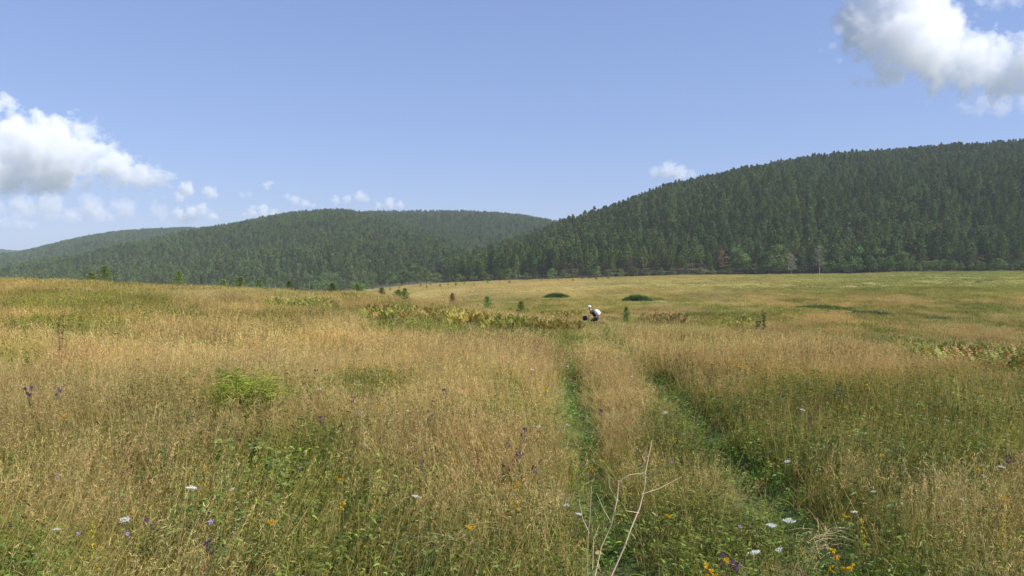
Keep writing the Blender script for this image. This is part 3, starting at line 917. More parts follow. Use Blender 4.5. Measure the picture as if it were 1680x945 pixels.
PROTO = []; KIND = {}
def reg(kind, me):
    KIND.setdefault(kind, []).append(len(PROTO)); PROTO.append(me)
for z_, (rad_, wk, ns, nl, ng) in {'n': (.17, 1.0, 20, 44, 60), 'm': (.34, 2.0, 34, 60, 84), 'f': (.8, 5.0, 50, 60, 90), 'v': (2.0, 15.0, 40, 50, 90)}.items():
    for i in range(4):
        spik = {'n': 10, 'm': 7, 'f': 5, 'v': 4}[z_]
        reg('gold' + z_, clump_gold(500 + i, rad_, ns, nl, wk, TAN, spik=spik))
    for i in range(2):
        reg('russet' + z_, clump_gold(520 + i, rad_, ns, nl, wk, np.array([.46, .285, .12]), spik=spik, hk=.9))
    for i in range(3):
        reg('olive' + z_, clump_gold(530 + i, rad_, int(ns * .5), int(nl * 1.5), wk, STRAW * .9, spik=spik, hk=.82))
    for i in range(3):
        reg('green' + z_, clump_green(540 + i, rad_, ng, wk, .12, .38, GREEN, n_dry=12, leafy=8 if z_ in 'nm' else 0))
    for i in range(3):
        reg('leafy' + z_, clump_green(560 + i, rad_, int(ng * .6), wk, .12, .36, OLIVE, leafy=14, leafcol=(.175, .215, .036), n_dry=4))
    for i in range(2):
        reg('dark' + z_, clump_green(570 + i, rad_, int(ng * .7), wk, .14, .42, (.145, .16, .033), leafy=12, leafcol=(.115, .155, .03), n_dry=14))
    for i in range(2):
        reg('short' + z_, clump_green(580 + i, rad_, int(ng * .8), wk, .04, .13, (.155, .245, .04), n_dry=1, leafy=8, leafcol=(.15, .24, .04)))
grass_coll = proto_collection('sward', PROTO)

def zone(z_, d0, d1, dens, p0=-330, p1=2010):
    a0, a1 = math.tan(px_phi(p0)), math.tan(px_phi(p1))
    area = (a1 - a0) * (d1 ** 2 - d0 ** 2) / 2
    n = int(area * dens)
    d = np.sqrt(rng.uniform(d0 ** 2, d1 ** 2, n)); a = rng.uniform(a0, a1, n)
    x = a * d; y = d
    g, dark, rut, px, row, dd = plan(x, y)
    k = np.ones(n, bool)
    if z_ == 'v': k = (y < edge_d(np.arctan2(x, y)) - 1)
    k &= ~((px < 560) & (y > 118))
    k &= ~((rut > .55) & (rng.random(n) < .4))
    x, y, g, dark, rut, px, row = [v[k] for v in (x, y, g, dark, rut, px, row)]
    n = len(x); u = rng.random(n); u2 = rng.random(n)
    def pick(kind): return rng.choice(KIND[kind + z_], n)
    gg = np.clip(g + rng.normal(0, .1, n), 0, 1)
    idx = np.where(gg < .26, np.where(u < .24, pick('russet'), pick('gold')),
          np.where(gg < .46, np.where(u < .6, pick('olive'), np.where(u < .85, pick('gold'), pick('leafy'))),
          np.where(gg < .66, np.where(u < .42, pick('olive'), np.where(u < .7, pick('green'), pick('leafy'))),
                             np.where(u < .5, pick('green'), np.where(u < .85, pick('leafy'), pick('olive'))))))
    idx = np.where(u2 < dark * .85, pick('dark'), idx)
    idx = np.where(u2 < np.clip(rut * 1.8, 0, .97), pick('short'), idx)
    s = rng.uniform(.72, 1.22, n)
    hz = s * (.55 + .9 * fbm(x / 3, y / 3, 611))
    if z_ == 'v': hz = hz * .62
    if z_ != 'n': hz = hz * np.where(near_cells(x, y, CLEAR), np.where(y > 75, .25, .7), 1)
    if z_ == 'f': hz = hz * .9
    hz = hz * (1 + .25 * np.clip(dark, 0, 1))
    tr = track_off(x, y); hz = hz * np.where(np.abs(tr) < GAUGE, .66, 1) * np.where((tr < -GAUGE) & (tr > -GAUGE - .45), .8, 1)
    z = ground_z(x, y)
    tone = .66 + .68 * fbm(x / (1.5 + y * .03), y / (1.5 + y * .03), 621, 3)
    warm = (fbm(x / (6 + y * .05), y / (6 + y * .05), 631, 3) - .5)
    tint = np.c_[tone * (1 + .24 * warm), tone * (1.0 - .05 * warm), tone * (1 - .15 * warm)]
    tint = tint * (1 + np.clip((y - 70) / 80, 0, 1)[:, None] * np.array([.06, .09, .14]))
    rz = rng.uniform(0, 6.283, n)
    lx = .10 + (fbm(x / 1.8, y / 1.8, 641, 3) - .5) * 1.3; ly = (fbm(x / 1.8, y / 1.8, 651, 3) - .5) * 1.1
    if z_ in 'fv': lx = lx * .5; ly = ly * .5
    rot = np.c_[rng.normal(0, .13, n) - (-np.sin(rz) * lx + np.cos(rz) * ly), rng.normal(0, .13, n) + np.cos(rz) * lx + np.sin(rz) * ly, rz]
    return np.c_[x, y, z], rot, np.c_[s, s, hz], idx, tint
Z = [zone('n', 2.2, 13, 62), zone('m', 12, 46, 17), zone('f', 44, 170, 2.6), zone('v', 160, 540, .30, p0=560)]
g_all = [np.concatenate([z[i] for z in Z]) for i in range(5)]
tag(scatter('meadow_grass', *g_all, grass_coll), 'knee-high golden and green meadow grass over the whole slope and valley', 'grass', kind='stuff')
print('GRASS', len(g_all[0]))

#@PLANTS
# ------------------------------------------------------------------ bracken patches
def frond_patch(pts, cols, seed, hk=1.0):
    r = np.random.default_rng(seed); mb = MB()
    for (x, y, z), col in zip(pts, cols):
        nf = r.integers(4, 7)
        for f in range(nf):
            a = r.uniform(0, 6.283); L_ = r.uniform(.5, .95) * hk
            d = nrm(np.array([math.cos(a) * .6, math.sin(a) * .6, r.uniform(.9, 1.7)])); side = np.array([-math.sin(a), math.cos(a), 0])
            c = np.clip(np.array(col) * r.uniform(.75, 1.25), 0, 1)
            b = np.array([[x, y, z]])
            P = strips(mb, b, d[None], L_, .015, .28, c * .7, c, prof=(1, .9, .8, .7, .6, .4, .2), side=side[None])[0]
            k = len(P); m = 9
            t = np.linspace(.28, .97, m)
            q = np.stack([np.interp(t, np.linspace(0, 1, k), P[:, j]) for j in range(3)], -1)
            ll = .20 * hk * np.sin(np.clip((1.08 - t) * 1.35, 0, 1.5)) 
            for sgn in (-1, 1):
                dd = nrm(side[None] * sgn + d[None] * .35 + r.normal(0, .12, (m, 3)))
                cc = jit(c, m, .25, r)
                strips(mb, q, dd, ll * r.uniform(.6, 1.1, m), .030 * hk, .3, cc, cc * 1.1, prof=(.8, 1, .2), side=np.tile(d + np.array([0, 0, -.2]), (m, 1)))
    return mb

for i, (lab, pts, cols) in enumerate(BRACKEN):
    mb = frond_patch(pts, cols, 720 + i, hk=.88)
    o = np.mean(pts, 0)
    for j in range(len(mb.V)): mb.V[j] = mb.V[j] - o
    tag(link('bracken_patch', mb.mesh('bracken_patch', M_LEAF), loc=o), lab, 'bracken', 'bracken patches on the meadow slope')

# ------------------------------------------------------------------ sedge mounds and bands on the valley floor
def sedge(name, px0, px1, row0, row1, n, h, lab, seed, col=(.10, .165, .042), mound=0.0):
    r = np.random.default_rng(seed)
    x0, y0, _ = ray_ground(px0, row0, 0, 60); x1, y1, _ = ray_ground(px1, row1, 0, 60)
    mb = MB()
    t = r.random(n); off = r.normal(0, .33, n)
    L_ = math.hypot(x1 - x0, y1 - y0); wd = max(.8, L_ * .16) if mound else .9
    ux, uy = (x1 - x0) / L_, (y1 - y0) / L_
    x = x0 + ux * L_ * t - uy * off * wd; y = y0 + uy * L_ * t + ux * off * wd
    hh = np.sin(np.pi * np.clip(t, .03, .97)) ** .7 * r.uniform(.6, 1.15, n)
    z = ground_z(x, y)
    bz = mound * hh * np.exp(-off ** 2 * 2)
    ka = 6
    c = jit(col, n * ka, .25, r)
    B = np.repeat(np.c_[x, y, z + bz - .1], ka, 0)
    strips(mb, B, nrm(np.c_[r.normal(0, .4, (n * ka, 2)), np.ones(n * ka)]), h * np.repeat(hh, ka) * r.uniform(.6, 1.15, n * ka), .05, .25, c * .8, c * 1.2, prof=(1, .9, .6, .1))
    if mound:
        k = 22
        T, S = np.meshgrid(np.linspace(0, 1, k), np.linspace(-1.2, 1.2, 11), indexing='ij')
        X = x0 + ux * L_ * T - uy * S * wd; Y = y0 + uy * L_ * T + ux * S * wd
        Zm = ground_z(X, Y) + mound * (np.sin(np.pi * np.clip(T, 0, 1)) ** .7) * np.exp(-S ** 2 * 2) - .06
        idx = np.arange(k * 11).reshape(k, 11)
        F = np.stack([idx[:-1, :-1], idx[1:, :-1], idx[1:, 1:], idx[:-1, 1:]], -1).reshape(-1, 4)
        mb.add(np.stack([X, Y, Zm], -1).reshape(-1, 3), F, np.array(col) * .6)
    o = np.array([(x0 + x1) / 2, (y0 + y1) / 2, float(ground_z((x0 + x1) / 2, (y0 + y1) / 2))])
    for j in range(len(mb.V)): mb.V[j] = mb.V[j] - o
    return tag(link(name, mb.mesh(name, M_LEAF), loc=o), lab, 'sedge')
sedge('sedge_mound', 888, 938, 489, 489, 800, .85, 'dark green sedge mound on the valley floor, the left of two beyond the cyclist', 801, mound=.45)
sedge('sedge_mound', 1018, 1072, 494, 494, 860, .85, 'dark green sedge mound on the valley floor, the right of two beyond the cyclist', 802, mound=.45)
sedge('sedge_band', 1296, 1412, 505, 510, 1300, .85, 'long dark green sedge band across the valley floor', 803)
sedge('sedge_band', 1395, 1490, 512, 523, 900, .8, 'grey-green sedge band continuing the long one to the right', 804, col=(.07, .105, .04))
sedge('sedge_band', 1500, 1590, 521, 528, 420, .5, 'thin faint sedge band at the right end of the dark line', 805, col=(.085, .12, .04))
sedge('sedge_band', 1120, 1225, 501, 503, 260, .4, 'thin dull sedge line between the right mound and the dark band', 806, col=(.12, .13, .045))
sedge('sedge_mound', 1594, 1616, 465, 465, 70, .5, 'small dark sedge hump far out on the valley floor', 807, mound=.5, col=(.13, .16, .05))

# ------------------------------------------------------------------ single weeds
def weed(name, px, row, hgt, cols, lab, cat, seed, nst=3, lw=.02, ll=.07, nl=60, spread=.10, mat=None, h=.3, petal=None):
    r = np.random.default_rng(seed)
    x, y, z = ray_ground(px, row, h)
    e = bpy.data.objects.new(name, None); SC.collection.objects.link(e); e.location = (x, y, z)
    tag(e, lab, cat)
    for k in range(nst):
        tb, lb = MB(), MB()
        a = r.uniform(0, 6.28); sp = r.uniform(0, spread); H = hgt * r.uniform(.75, 1.05)
        p = np.array([[0, 0, -.05], [sp * .5 * math.cos(a), sp * .5 * math.sin(a), H * .5], [sp * math.cos(a), sp * math.sin(a), H]])
        tube(tb, p, [.006, .005, .002], np.array(cols[0]), 4)
        f = r.uniform(.2, 1, nl)[:, None]; b = p[0] * (1 - f) + p[2] * f
        d = nrm(np.c_[r.normal(size=(nl, 2)), r.uniform(-.1, .9, nl)]); c = jit(cols[1], nl, .22, r)
        strips(lb, b, d, ll * r.uniform(.5, 1.2, nl), lw, .25, c * .8, c * 1.15, prof=(.3, 1, .7, .1))
        link('stem', tb.mesh('stem', M_LEAF), e); link('leaves', lb.mesh('leaves', M_LEAF), e)
    return e
weed('weed', 1253, 548, 1.75, ((.14, .17, .05), (.13, .19, .05)), 'tall dark green weed on the slope right of the cyclist', 'weed', 901, nst=6, ll=.20, lw=.045, nl=46, spread=.45, h=.0)
weed('weed', 1242, 548, 1.0, ((.14, .16, .05), (.13, .19, .05)), 'lower green weed beside the tall dark one', 'weed', 906, nst=3, ll=.18, lw=.06, nl=50, spread=.3, h=.0)
weed('dock_plant', 98, 624, .95, ((.20, .12, .06), (.21, .12, .06)), 'dark brown dried dock plant in golden grass at the left', 'plant', 902, nst=2, ll=.04, lw=.016, nl=60, spread=.1, h=.0)
weed('feathery_bush', 385, 722, .62, ((.24, .28, .04), (.31, .35, .05)), 'bright yellow-green feathery bush, the brightest plant in the left meadow', 'bush', 903, nst=30, ll=.16, lw=.006, nl=90, spread=.42, h=.0)
weed('feathery_bush', 428, 715, .5, ((.22, .26, .04), (.29, .34, .05)), 'smaller yellow-green feathery bush touching the brightest one', 'bush', 904, nst=20, ll=.14, lw=.006, nl=70, spread=.32, h=.0)
weed('weed', 800, 830, .42, ((.26, .13, .07), (.27, .14, .07)), 'reddish-brown collapsed weed at the edge of the left rut', 'weed', 905, nst=7, ll=.05, lw=.006, nl=30, spread=.5, h=.0)
weed('broadleaf_weed', 430, 800, .33, ((.22, .24, .08), (.24, .28, .075)), 'pale yellow-green broad-leaved weed with seed heads near a white umbel', 'weed', 907, nst=12, ll=.07, lw=.035, nl=26, spread=.40, h=.0)
weed('broadleaf_weed', 500, 820, .30, ((.18, .22, .06), (.19, .24, .06)), 'low green broad-leaved weed right of the pale one', 'weed', 908, nst=10, ll=.07, lw=.035, nl=26, spread=.40, h=.0)

# ------------------------------------------------------------------ flowers
def flower_meshes(kind, seed):
    """stem and flower head, one metre-scale plant of about 0.55 m"""
    r = np.random.default_rng(seed); st, hd = MB(), MB(); H = .56
    def stem(p): tube(st, p, np.linspace(.0028, .0018, len(p)), (.13, .16, .05), 4)
    def lv(n, s):
        f = r.uniform(.2, .85, n); strips(st, np.c_[np.zeros((n, 2)), f * H], nrm(np.c_[r.normal(size=(n, 2)), r.uniform(0, .8, n)]), s, .012, .3, (.10, .15, .04), (.12, .17, .045), prof=(.3, 1, .6, .1))
    def florets(c, rad, n, size, col, flat=.3):
        off = rand_dirs(n, r) * rad * (r.random((n, 1)) ** .45) * np.array([1, 1, flat])
        cc = jit(col, n, .08, r)
        strips(hd, c + off, nrm(off / rad * .6 + rand_dirs(n, r) * .5 + np.array([0, 0, .5])), size, size * .75, .1, cc, cc, prof=(.5, 1, .5))
    stem([[0, 0, -.03], [.01, 0, H * .5], [0, .01, H]]); lv(12, .07)
    if kind == 'white':
        for k in range(7):
            a = k * .9; q = 0 if k == 0 else .035
            c = np.array([q * math.cos(a), q * math.sin(a), H + .03 - q * .2])
            tube(st, [[0, 0, H - .06], c - np.array([0, 0, .01])], [.0014, .001], (.15, .18, .07), 4)
            florets(c, .020, 26, .008, (.78, .78, .72))
    elif kind == 'yellow':
        for k in range(6):
            a = k * 1.1; q = .05 * r.uniform(.3, 1)
            c = np.array([q * math.cos(a), q * math.sin(a), H + r.uniform(-.06, .03)])
            tube(st, [[0, 0, H - .12], c], [.0014, .001], (.15, .18, .05), 4)
            florets(c, .014, 22, .011, (.78, .50, .02), .5)
    elif kind == 'spike':
        for k in range(22):
            z = H * (.6 + .42 * k / 22); a = k * 2.4
            florets(np.array([.010 * math.cos(a), .010 * math.sin(a), z]), .007, 5, .010, (.75, .58, .03), .8)
    elif kind == 'purple':
        for k in range(5):
            a = k * 1.3; q = .06 * r.uniform(.3, 1)
            c = np.array([q * math.cos(a), q * math.sin(a), H + r.uniform(-.08, .03)])
            tube(st, [[0, 0, H - .16], c], [.0016, .0014], (.11, .12, .05), 4)
            florets(c, .015, 26, .014, (.19, .09, .17), .9)
    elif kind == 'lilac':
        florets(np.array([0, 0, H + .01]), .020, 60, .010, (.55, .40, .62), .6)
    return st.mesh('stem', M_LEAF), hd.mesh('flower_head', M_PETAL)
FL = {k: [flower_meshes(k, 1000 + 7 * j + ord(k[0])) for j in range(2)] for k in ('white', 'yellow', 'spike', 'purple', 'lilac')}
def flower(kind, px, row, lab, sc=1.0, group=None, h=.5):
    x, y, z = ray_ground(px, row, .42 * sc)
    e = bpy.data.objects.new('flower', None); SC.collection.objects.link(e)
    e.location = (x, y, z); e.rotation_euler = (random.uniform(-.3, .3), random.uniform(-.3, .3), random.uniform(0, 6.28))
    sc = sc * .72
    s = sc * (.6 if kind == 'purple' else .72) * (1 + max(0, y - 8) * .03)
    e.scale = (s, s, sc)
    tag(e, lab, 'flower', group)
    st, hd = random.choice(FL[kind]); link('stem', st, e); link('flower_head', hd, e)
ONE = [('white', 287, 808, 'white umbel among pale broad leaves at lower left', 1.15), ('white', 1300, 860, 'largest white flower head beside the right rut', 1.15),
       ('white', 1270, 868, 'white flower head just left of the largest one by the right rut', 1.0), ('white', 1275, 914, 'white flower head low in the frame below two others', 1.0),
       ('white', 1633, 769, 'lone white flower in the dark grass at far right', .9), ('white', 932, 822, 'upper of two white flowers left of the dry stalks', .7),
       ('white', 927, 843, 'lower of two white flowers left of the dry stalks', .75), ('white', 651, 674, 'white flower in mid meadow above a second one', .9),
       ('white', 581, 732, 'white flower alone in golden grass at left centre', .9), ('white', 520, 637, 'small white flowers on the upper meadow left of centre', .9),
       ('white', 897, 694, 'white flower beside the left rut', .8), ('white', 923, 692, 'white flower inside the left rut edge', .7), ('white', 798, 692, 'white flower near the purple thistles', .8),
       ('white', 376, 630, 'white flower above the bright yellow-green bush', .9), ('white', 383, 641, 'white flower just under another above the bright bush', .8),
       ('lilac', 388, 847, 'lone lilac scabious right of the white umbel', 1.1), ('lilac', 123, 875, 'left lilac scabious of the pair near the bottom left', .85),
       ('lilac', 175, 875, 'right lilac scabious of the pair near the bottom left', .85), ('lilac', 1093, 755, 'lilac flower behind the tip of the dry stalk', .8),
       ('lilac', 189, 648, 'small lilac flower in the upper left meadow', .9), ('lilac', 352, 653, 'small lilac flower left above the bright bush', .8),
       ('spike', 142, 850, 'slender yellow flower spike at lower left', 1.0), ('spike', 1428, 850, 'yellow-orange flower spike in grass right of the ruts', 1.0), ('spike', 1620, 845, 'yellow flower spike at far right', .9),
       ('yellow', 765, 855, 'yellow flowers right of the straw tuft near the bottom', .9), ('yellow', 770, 742, 'yellow flowers in mid meadow below the thistles', .9),
       ('yellow', 902, 797, 'single yellow flower left of the dry stalks', .6), ('yellow', 1190, 910, 'yellow flowers at the bottom between the ruts', 1.0),
       ('yellow', 1165, 908, 'yellow flowers left of similar ones at the bottom between the ruts', .8), ('yellow', 1385, 908, 'orange-yellow flowers in the right rut', .9),
       ('yellow', 1442, 928, 'brightest yellow flower at the bottom right', 1.0), ('yellow', 1446, 745, 'yellow flowers in the dark grass right of the ruts', .9),
       ('yellow', 1430, 630, 'yellow flowers at the upper edge of the dark grass', 1.0), ('yellow', 1590, 633, 'yellow flowers on the far right slope', 1.0),
       ('yellow', 1170, 590, 'left yellow flowers of a row right of the right rut top', 1.0), ('yellow', 1190, 588, 'middle yellow flowers of the row right of the right rut top', 1.0),
       ('yellow', 1205, 598, 'right yellow flowers of the row right of the right rut top', 1.0), ('yellow', 898, 632, 'yellow flowers at the left edge of the left rut', 1.0),
       ('yellow', 914, 612, 'higher yellow flowers at the left edge of the left rut', .9), ('yellow', 510, 610, 'yellow flower left of the dark green patch', .8),
       ('yellow', 808, 605, 'yellow flowers in tan grass above the thistles', .9), ('yellow', 828, 603, 'yellow flowers beside others in tan grass above the thistles', .9),
       ('yellow', 90, 602, 'yellow flower beside the brown dock plant', .9), ('yellow', 355, 730, 'orange-yellow flowers below the bright bush', .8), ('yellow', 305, 622, 'yellow flower in the upper left meadow', .9),
       ('purple', 830, 698, 'purple thistle heads, the left of two left of the rut', 1.15), ('purple', 856, 740, 'purple thistle heads just left of the rut', 1.15), ('purple', 816, 712, 'purple thistle heads beside the left pair', 1.0),
       ('purple', 62, 625, 'dark purple flower cluster at the far left', 1.5), ('purple', 70, 632, 'purple flowers touching the dark cluster at the far left', 1.3),
       ('purple', 712, 750, 'purple flower head in golden grass right of centre left', .9), ('purple', 572, 650, 'purple flower heads left of centre', 1.1), ('purple', 505, 600, 'purple flower heads above the yellow one', 1.1),
       ('purple', 745, 637, 'purple flower heads at mid meadow', 1.1), ('purple', 860, 757, 'lower purple thistle head left of the rut', .9), ('purple', 1222, 920, 'purple flowers at the bottom between the ruts', 1.0),
       ('purple', 1212, 908, 'dusky purple flowers just above others at the bottom', .8), ('purple', 258, 852, 'purple flower left of the lone lilac scabious', .8), ('purple', 340, 880, 'purple flower below the lone lilac scabious', .9),
       ('purple', 540, 680, 'purple flowers right of the bright bush', 1.0), ('purple', 690, 678, 'purple flowers in mid meadow near the white ones', 1.0), ('purple', 1645, 745, 'purple flowers above the lone white flower at far right', 1.0)]
for k, px, row, lab, s in ONE:
    flower(k, px, row, lab, s)
r = np.random.default_rng(77)
for i in range(120):
    k = ['yellow', 'purple', 'white', 'lilac'][r.choice(4, p=[.32, .42, .16, .10])]
    px = r.uniform(0, 1680); row = 560 + 360 * r.random() ** 1.6
    if k == 'purple' and row > 780: continue
    flower(k, px, row, 'small %s meadow flower scattered in the grass' % k, r.uniform(.6, .95), 'small scattered %s flowers' % k)

# ------------------------------------------------------------------ pale dead branching stalk in front
def stalk_pt(px, row, dist):
    d = pix_dir(px, row); return np.array([d[0] / d[1] * dist, dist, EYE + d[2] / d[1] * dist])
ds = 3.55
lines = [([(1003, 960), (1005, 945), (1019, 898), (1035, 866), (1050, 833), (1056, 800), (1057, 772), (1065, 749), (1070, 723)], .0052, (0, .12)),
         ([(978, 960), (980, 945), (989, 898), (1003, 861), (1013, 821), (1015, 790), (1035, 780), (1057, 776)], .0042, (-.05, .05)),
         ([(1056, 812), (1084, 800), (1117, 780)], .0016, (.06, .2)), ([(1058, 778), (1084, 768), (1101, 755), (1107, 743)], .0026, (.08, -.05)),
         ([(962, 960), (962, 945), (966, 878), (969, 841), (969, 796)], .0036, (-.1, -.2)), ([(976, 885), (993, 865), (1007, 845), (1010, 835)], .0022, (0, -.1)),
         ([(1003, 861), (988, 835), (979, 805)], .0018, (0, .1)), ([(1047, 840), (1030, 838), (1020, 826)], .0016, (0, -.1)),
         ([(966, 878), (955, 850), (950, 820)], .0016, (-.1, 0)), ([(1019, 898), (1040, 880), (1046, 862)], .0018, (0, -.12)), ([(970, 960), (972, 920), (976, 885), (984, 860)], .003, (0, .08)),
         ([(1013, 821), (1000, 800), (996, 778)], .0014, (0, .1)), ([(1060, 760), (1050, 745), (1046, 735)], .0012, (.1, .15))]
base = stalk_pt(985, 960, ds); gz = float(ground_z(base[0], ds))
e = bpy.data.objects.new('dead_stalk', None); SC.collection.objects.link(e); e.location = (base[0], ds, gz)
tag(e, 'pale leafless dead stalk with forked branches at the bottom centre', 'dead stalk')
rs0 = np.random.default_rng(3)
for pts, w, (o0, o1) in lines:
    k = len(pts)
    P = np.array([stalk_pt(p[0], p[1], ds + o0 + (o1 - o0) * j / (k - 1)) for j, p in enumerate(pts)]) - np.array([base[0], ds, gz])
    if pts[0][1] >= 960:
        P = np.vstack([[P[0][0] * .6, P[0][1], -.05], P])
    mb = MB(); tube(mb, P + rs0.normal(0, .004, P.shape), np.linspace(w * .9, w * .4, len(P)), jit((.58, .46, .28), len(P), .12), 6)
    link('stem', mb.mesh('stem', M_DRY, smooth=True), e)
rs = np.random.default_rng(4)
mb = MB()
strips(mb, np.array([[.0, .0, .35], [.0, .02, .30], [-.07, 0, .33], [.02, .0, .5], [-.02, .03, .42]]), nrm(rs.normal(size=(5, 3)) * .4 + np.array([0, 0, .6])), .10, .022, .4, (.34, .27, .09), (.30, .25, .08), prof=(.3, 1, .7, .1))
link('withered_leaves', mb.mesh('withered_leaves', M_LEAF), e)
# collapsed straw tufts
for i, (px, row, lab) in enumerate([(745, 893, 'pale collapsed straw tuft near the bottom, left of the dead stalk'), (1345, 890, 'pale flattened dry grass between the ruts at the lower right'), (1550, 795, 'grey dead twig tangle in the dark grass at the right')]):
    x, y, z = ray_ground(px, row, .15); mb = MB(); n = 150
    c = jit((.46, .36, .18) if i < 2 else (.30, .25, .18), n, .2)
    strips(mb, np.c_[rng.normal(0, .07, (n, 2)), rng.uniform(.05, .22, n)], nrm(np.c_[rng.normal(0, 1, (n, 2)), rng.uniform(.05, .6, n)]), rng.uniform(.1, .32, n), .0022, .4, c, c, prof=(1, 1, .8, .4))
    tag(link('straw_tuft', mb.mesh('straw_tuft', M_DRY), loc=(x, y, z)), lab, 'straw')

#@PERSON
# ------------------------------------------------------------------ cyclist
M_SKIN = plain_mat('skin', (.55, .33, .22), .55, .06)
M_SHIRT = plain_mat('black_cloth', (.022, .016, .02), .85, .2, 30)
M_TROUS = plain_mat('dark_trousers', (.028, .03, .042), .85, .2, 30)
M_WHITE = plain_mat('white_cloth', (.80, .79, .76), .8, .05, 12)
M_BLACK = plain_mat('black_nylon', (.012, .012, .013), .6, .2, 20)
M_RED = plain_mat('red_paint', (.42, .06, .07), .35, .06)
M_STEEL = plain_mat('steel', (.45, .45, .46), .35, .08, metal=.9)
M_RUBBER = plain_mat('tyre_rubber', (.02, .02, .02), .8, .15)
M_HAIR = plain_mat('hair', (.03, .02, .014), .7, .2)

def skin_obj(name, V, E, RAD, mat, parent=None, sub=2):
    me = bpy.data.meshes.new(name); me.from_pydata([tuple(v) for v in V], E, [])
    o = link(name, me, parent)
    sk = o.modifiers.new('skin', 'SKIN'); sk.use_smooth_shade = True
    for i, rr in enumerate(RAD):
        me.skin_vertices[0].data[i].radius = (rr, rr) if np.isscalar(rr) else rr
    me.skin_vertices[0].data[0].use_root = True
    ss = o.modifiers.new('sub', 'SUBSURF'); ss.levels = sub; ss.render_levels = sub
    me.materials.append(mat)
    return o

bx, by, bz, = spot(976, 50)
heading = math.atan2(.22, -1.0)
root = (bx, by, bz + .02)

bike = bpy.data.objects.new('bicycle', None); SC.collection.objects.link(bike)
bike.location = root; bike.rotation_euler = (0, 0, heading)
tag(bike, 'red bicycle half hidden in the grass under the rider', 'bicycle')
def simple_tube(name, pts, rad, mat, parent, sides=6):
    mb = MB(); tube(mb, pts, rad, (.5, .5, .5), sides); return link(name, mb.mesh(name, mat, smooth=True), parent)
def ring(name, R_, r_, mat, parent, loc):
    mb = MB(); a = np.linspace(0, 2 * math.pi, 33)
    V = []; F = []; s = 8
    for i in range(32):
        for j in range(s):
            b = j * 2 * math.pi / s
            V.append([(R_ + r_ * math.cos(b)) * math.cos(a[i]), r_ * math.sin(b), (R_ + r_ * math.cos(b)) * math.sin(a[i])])
            F.append([i * s + j, i * s + (j + 1) % s, ((i + 1) % 32) * s + (j + 1) % s, ((i + 1) % 32) * s + j])
    mb.add(V, F, (.5, .5, .5)); return link(name, mb.mesh(name, mat, smooth=True), parent, loc)
for wx in (-.46, .62):
    t = ring('wheel', .335, .022, M_RUBBER, bike, (wx, 0, .36)); 
    ring('rim', .305, .010, M_STEEL, t, (0, 0, 0))
    mb = MB()
    for k in range(20):
        a = k * math.pi / 10; sgn = 1 if k % 2 else -1
        tube(mb, [[0, .03 * sgn, 0], [.30 * math.cos(a), 0, .30 * math.sin(a)]], .0014, (.5, .5, .5), 4)
    link('spokes', mb.mesh('spokes', M_STEEL), t)
BB = (0, 0, .30); SEAT = (-.16, 0, .84); HEAD = (.40, 0, .90); HEADL = (.44, 0, .76); REAR = (-.46, 0, .36); FRONT = (.62, 0, .36)
mb = MB()
for p, q, w in ((BB, SEAT, .017), (SEAT, HEAD, .016), (BB, HEADL, .02), (HEAD, HEADL, .02)):
    tube(mb, [p, q], w, (.5, .5, .5), 6)
for s in (-.05, .05):
    tube(mb, [BB, (REAR[0], s, REAR[2])], .010, (.5, .5, .5), 6); tube(mb, [SEAT, (REAR[0], s, REAR[2])], .008, (.5, .5, .5), 6)
link('frame', mb.mesh('frame', M_RED, smooth=True), bike)
mb = MB()
for s in (-.05, .05): tube(mb, [HEADL, (.50, s, .66), (FRONT[0], s, FRONT[2])], .012, (.5, .5, .5), 6)
link('fork', mb.mesh('fork', M_RED, smooth=True), bike)
simple_tube('seat_post', [SEAT, (-.19, 0, .95)], .013, M_STEEL, bike)
simple_tube('handlebar', [(.40, -.30, 1.03), (.44, -.12, 1.02), (.44, .12, 1.02), (.40, .30, 1.03)], .012, M_BLACK, bike)
simple_tube('handlebar_stem', [HEAD, (.42, 0, 1.02)], .015, M_STEEL, bike)
for s in (-1, 1): simple_tube('grip', [(.40, .24 * s, 1.03), (.37, .34 * s, 1.03)], .017, M_RUBBER, bike)
simple_tube('crank', [(.12, -.09, .18), (0, -.06, .30), (0, .06, .30), (-.12, .09, .42)], .010, M_STEEL, bike)
for s, p in ((-1, (.12, -.13, .18)), (1, (-.12, .13, .42))): simple_tube('pedal', [(p[0] - .05, p[1], p[2]), (p[0] + .05, p[1], p[2])], .018, M_RUBBER, bike, 4)
ring('chainring', .09, .006, M_STEEL, bike, (0, -.05, .30))
def blob_mesh(name, size, mat, parent, loc, seed, rot=(0, 0, 0), pw=.55):
    bm = bmesh.new(); bmesh.ops.create_uvsphere(bm, u_segments=20, v_segments=14, radius=1)
    for v in bm.verts:
        for k in range(3):
            v.co[k] = math.copysign(abs(v.co[k]) ** pw, v.co[k]) * size[k]
        v.co += Vector((math.sin(v.co.z * 31 + seed), math.cos(v.co.x * 27 + seed), math.sin(v.co.y * 29))) * .008
    for f in bm.faces: f.smooth = True
    me = bpy.data.meshes.new(name); bm.to_mesh(me); bm.free(); me.materials.append(mat)
    o = link(name, me, parent, loc); o.rotation_euler = rot; return o
blob_mesh('saddle', (.13, .07, .03), M_BLACK, bike, (-.17, 0, .96), 1)

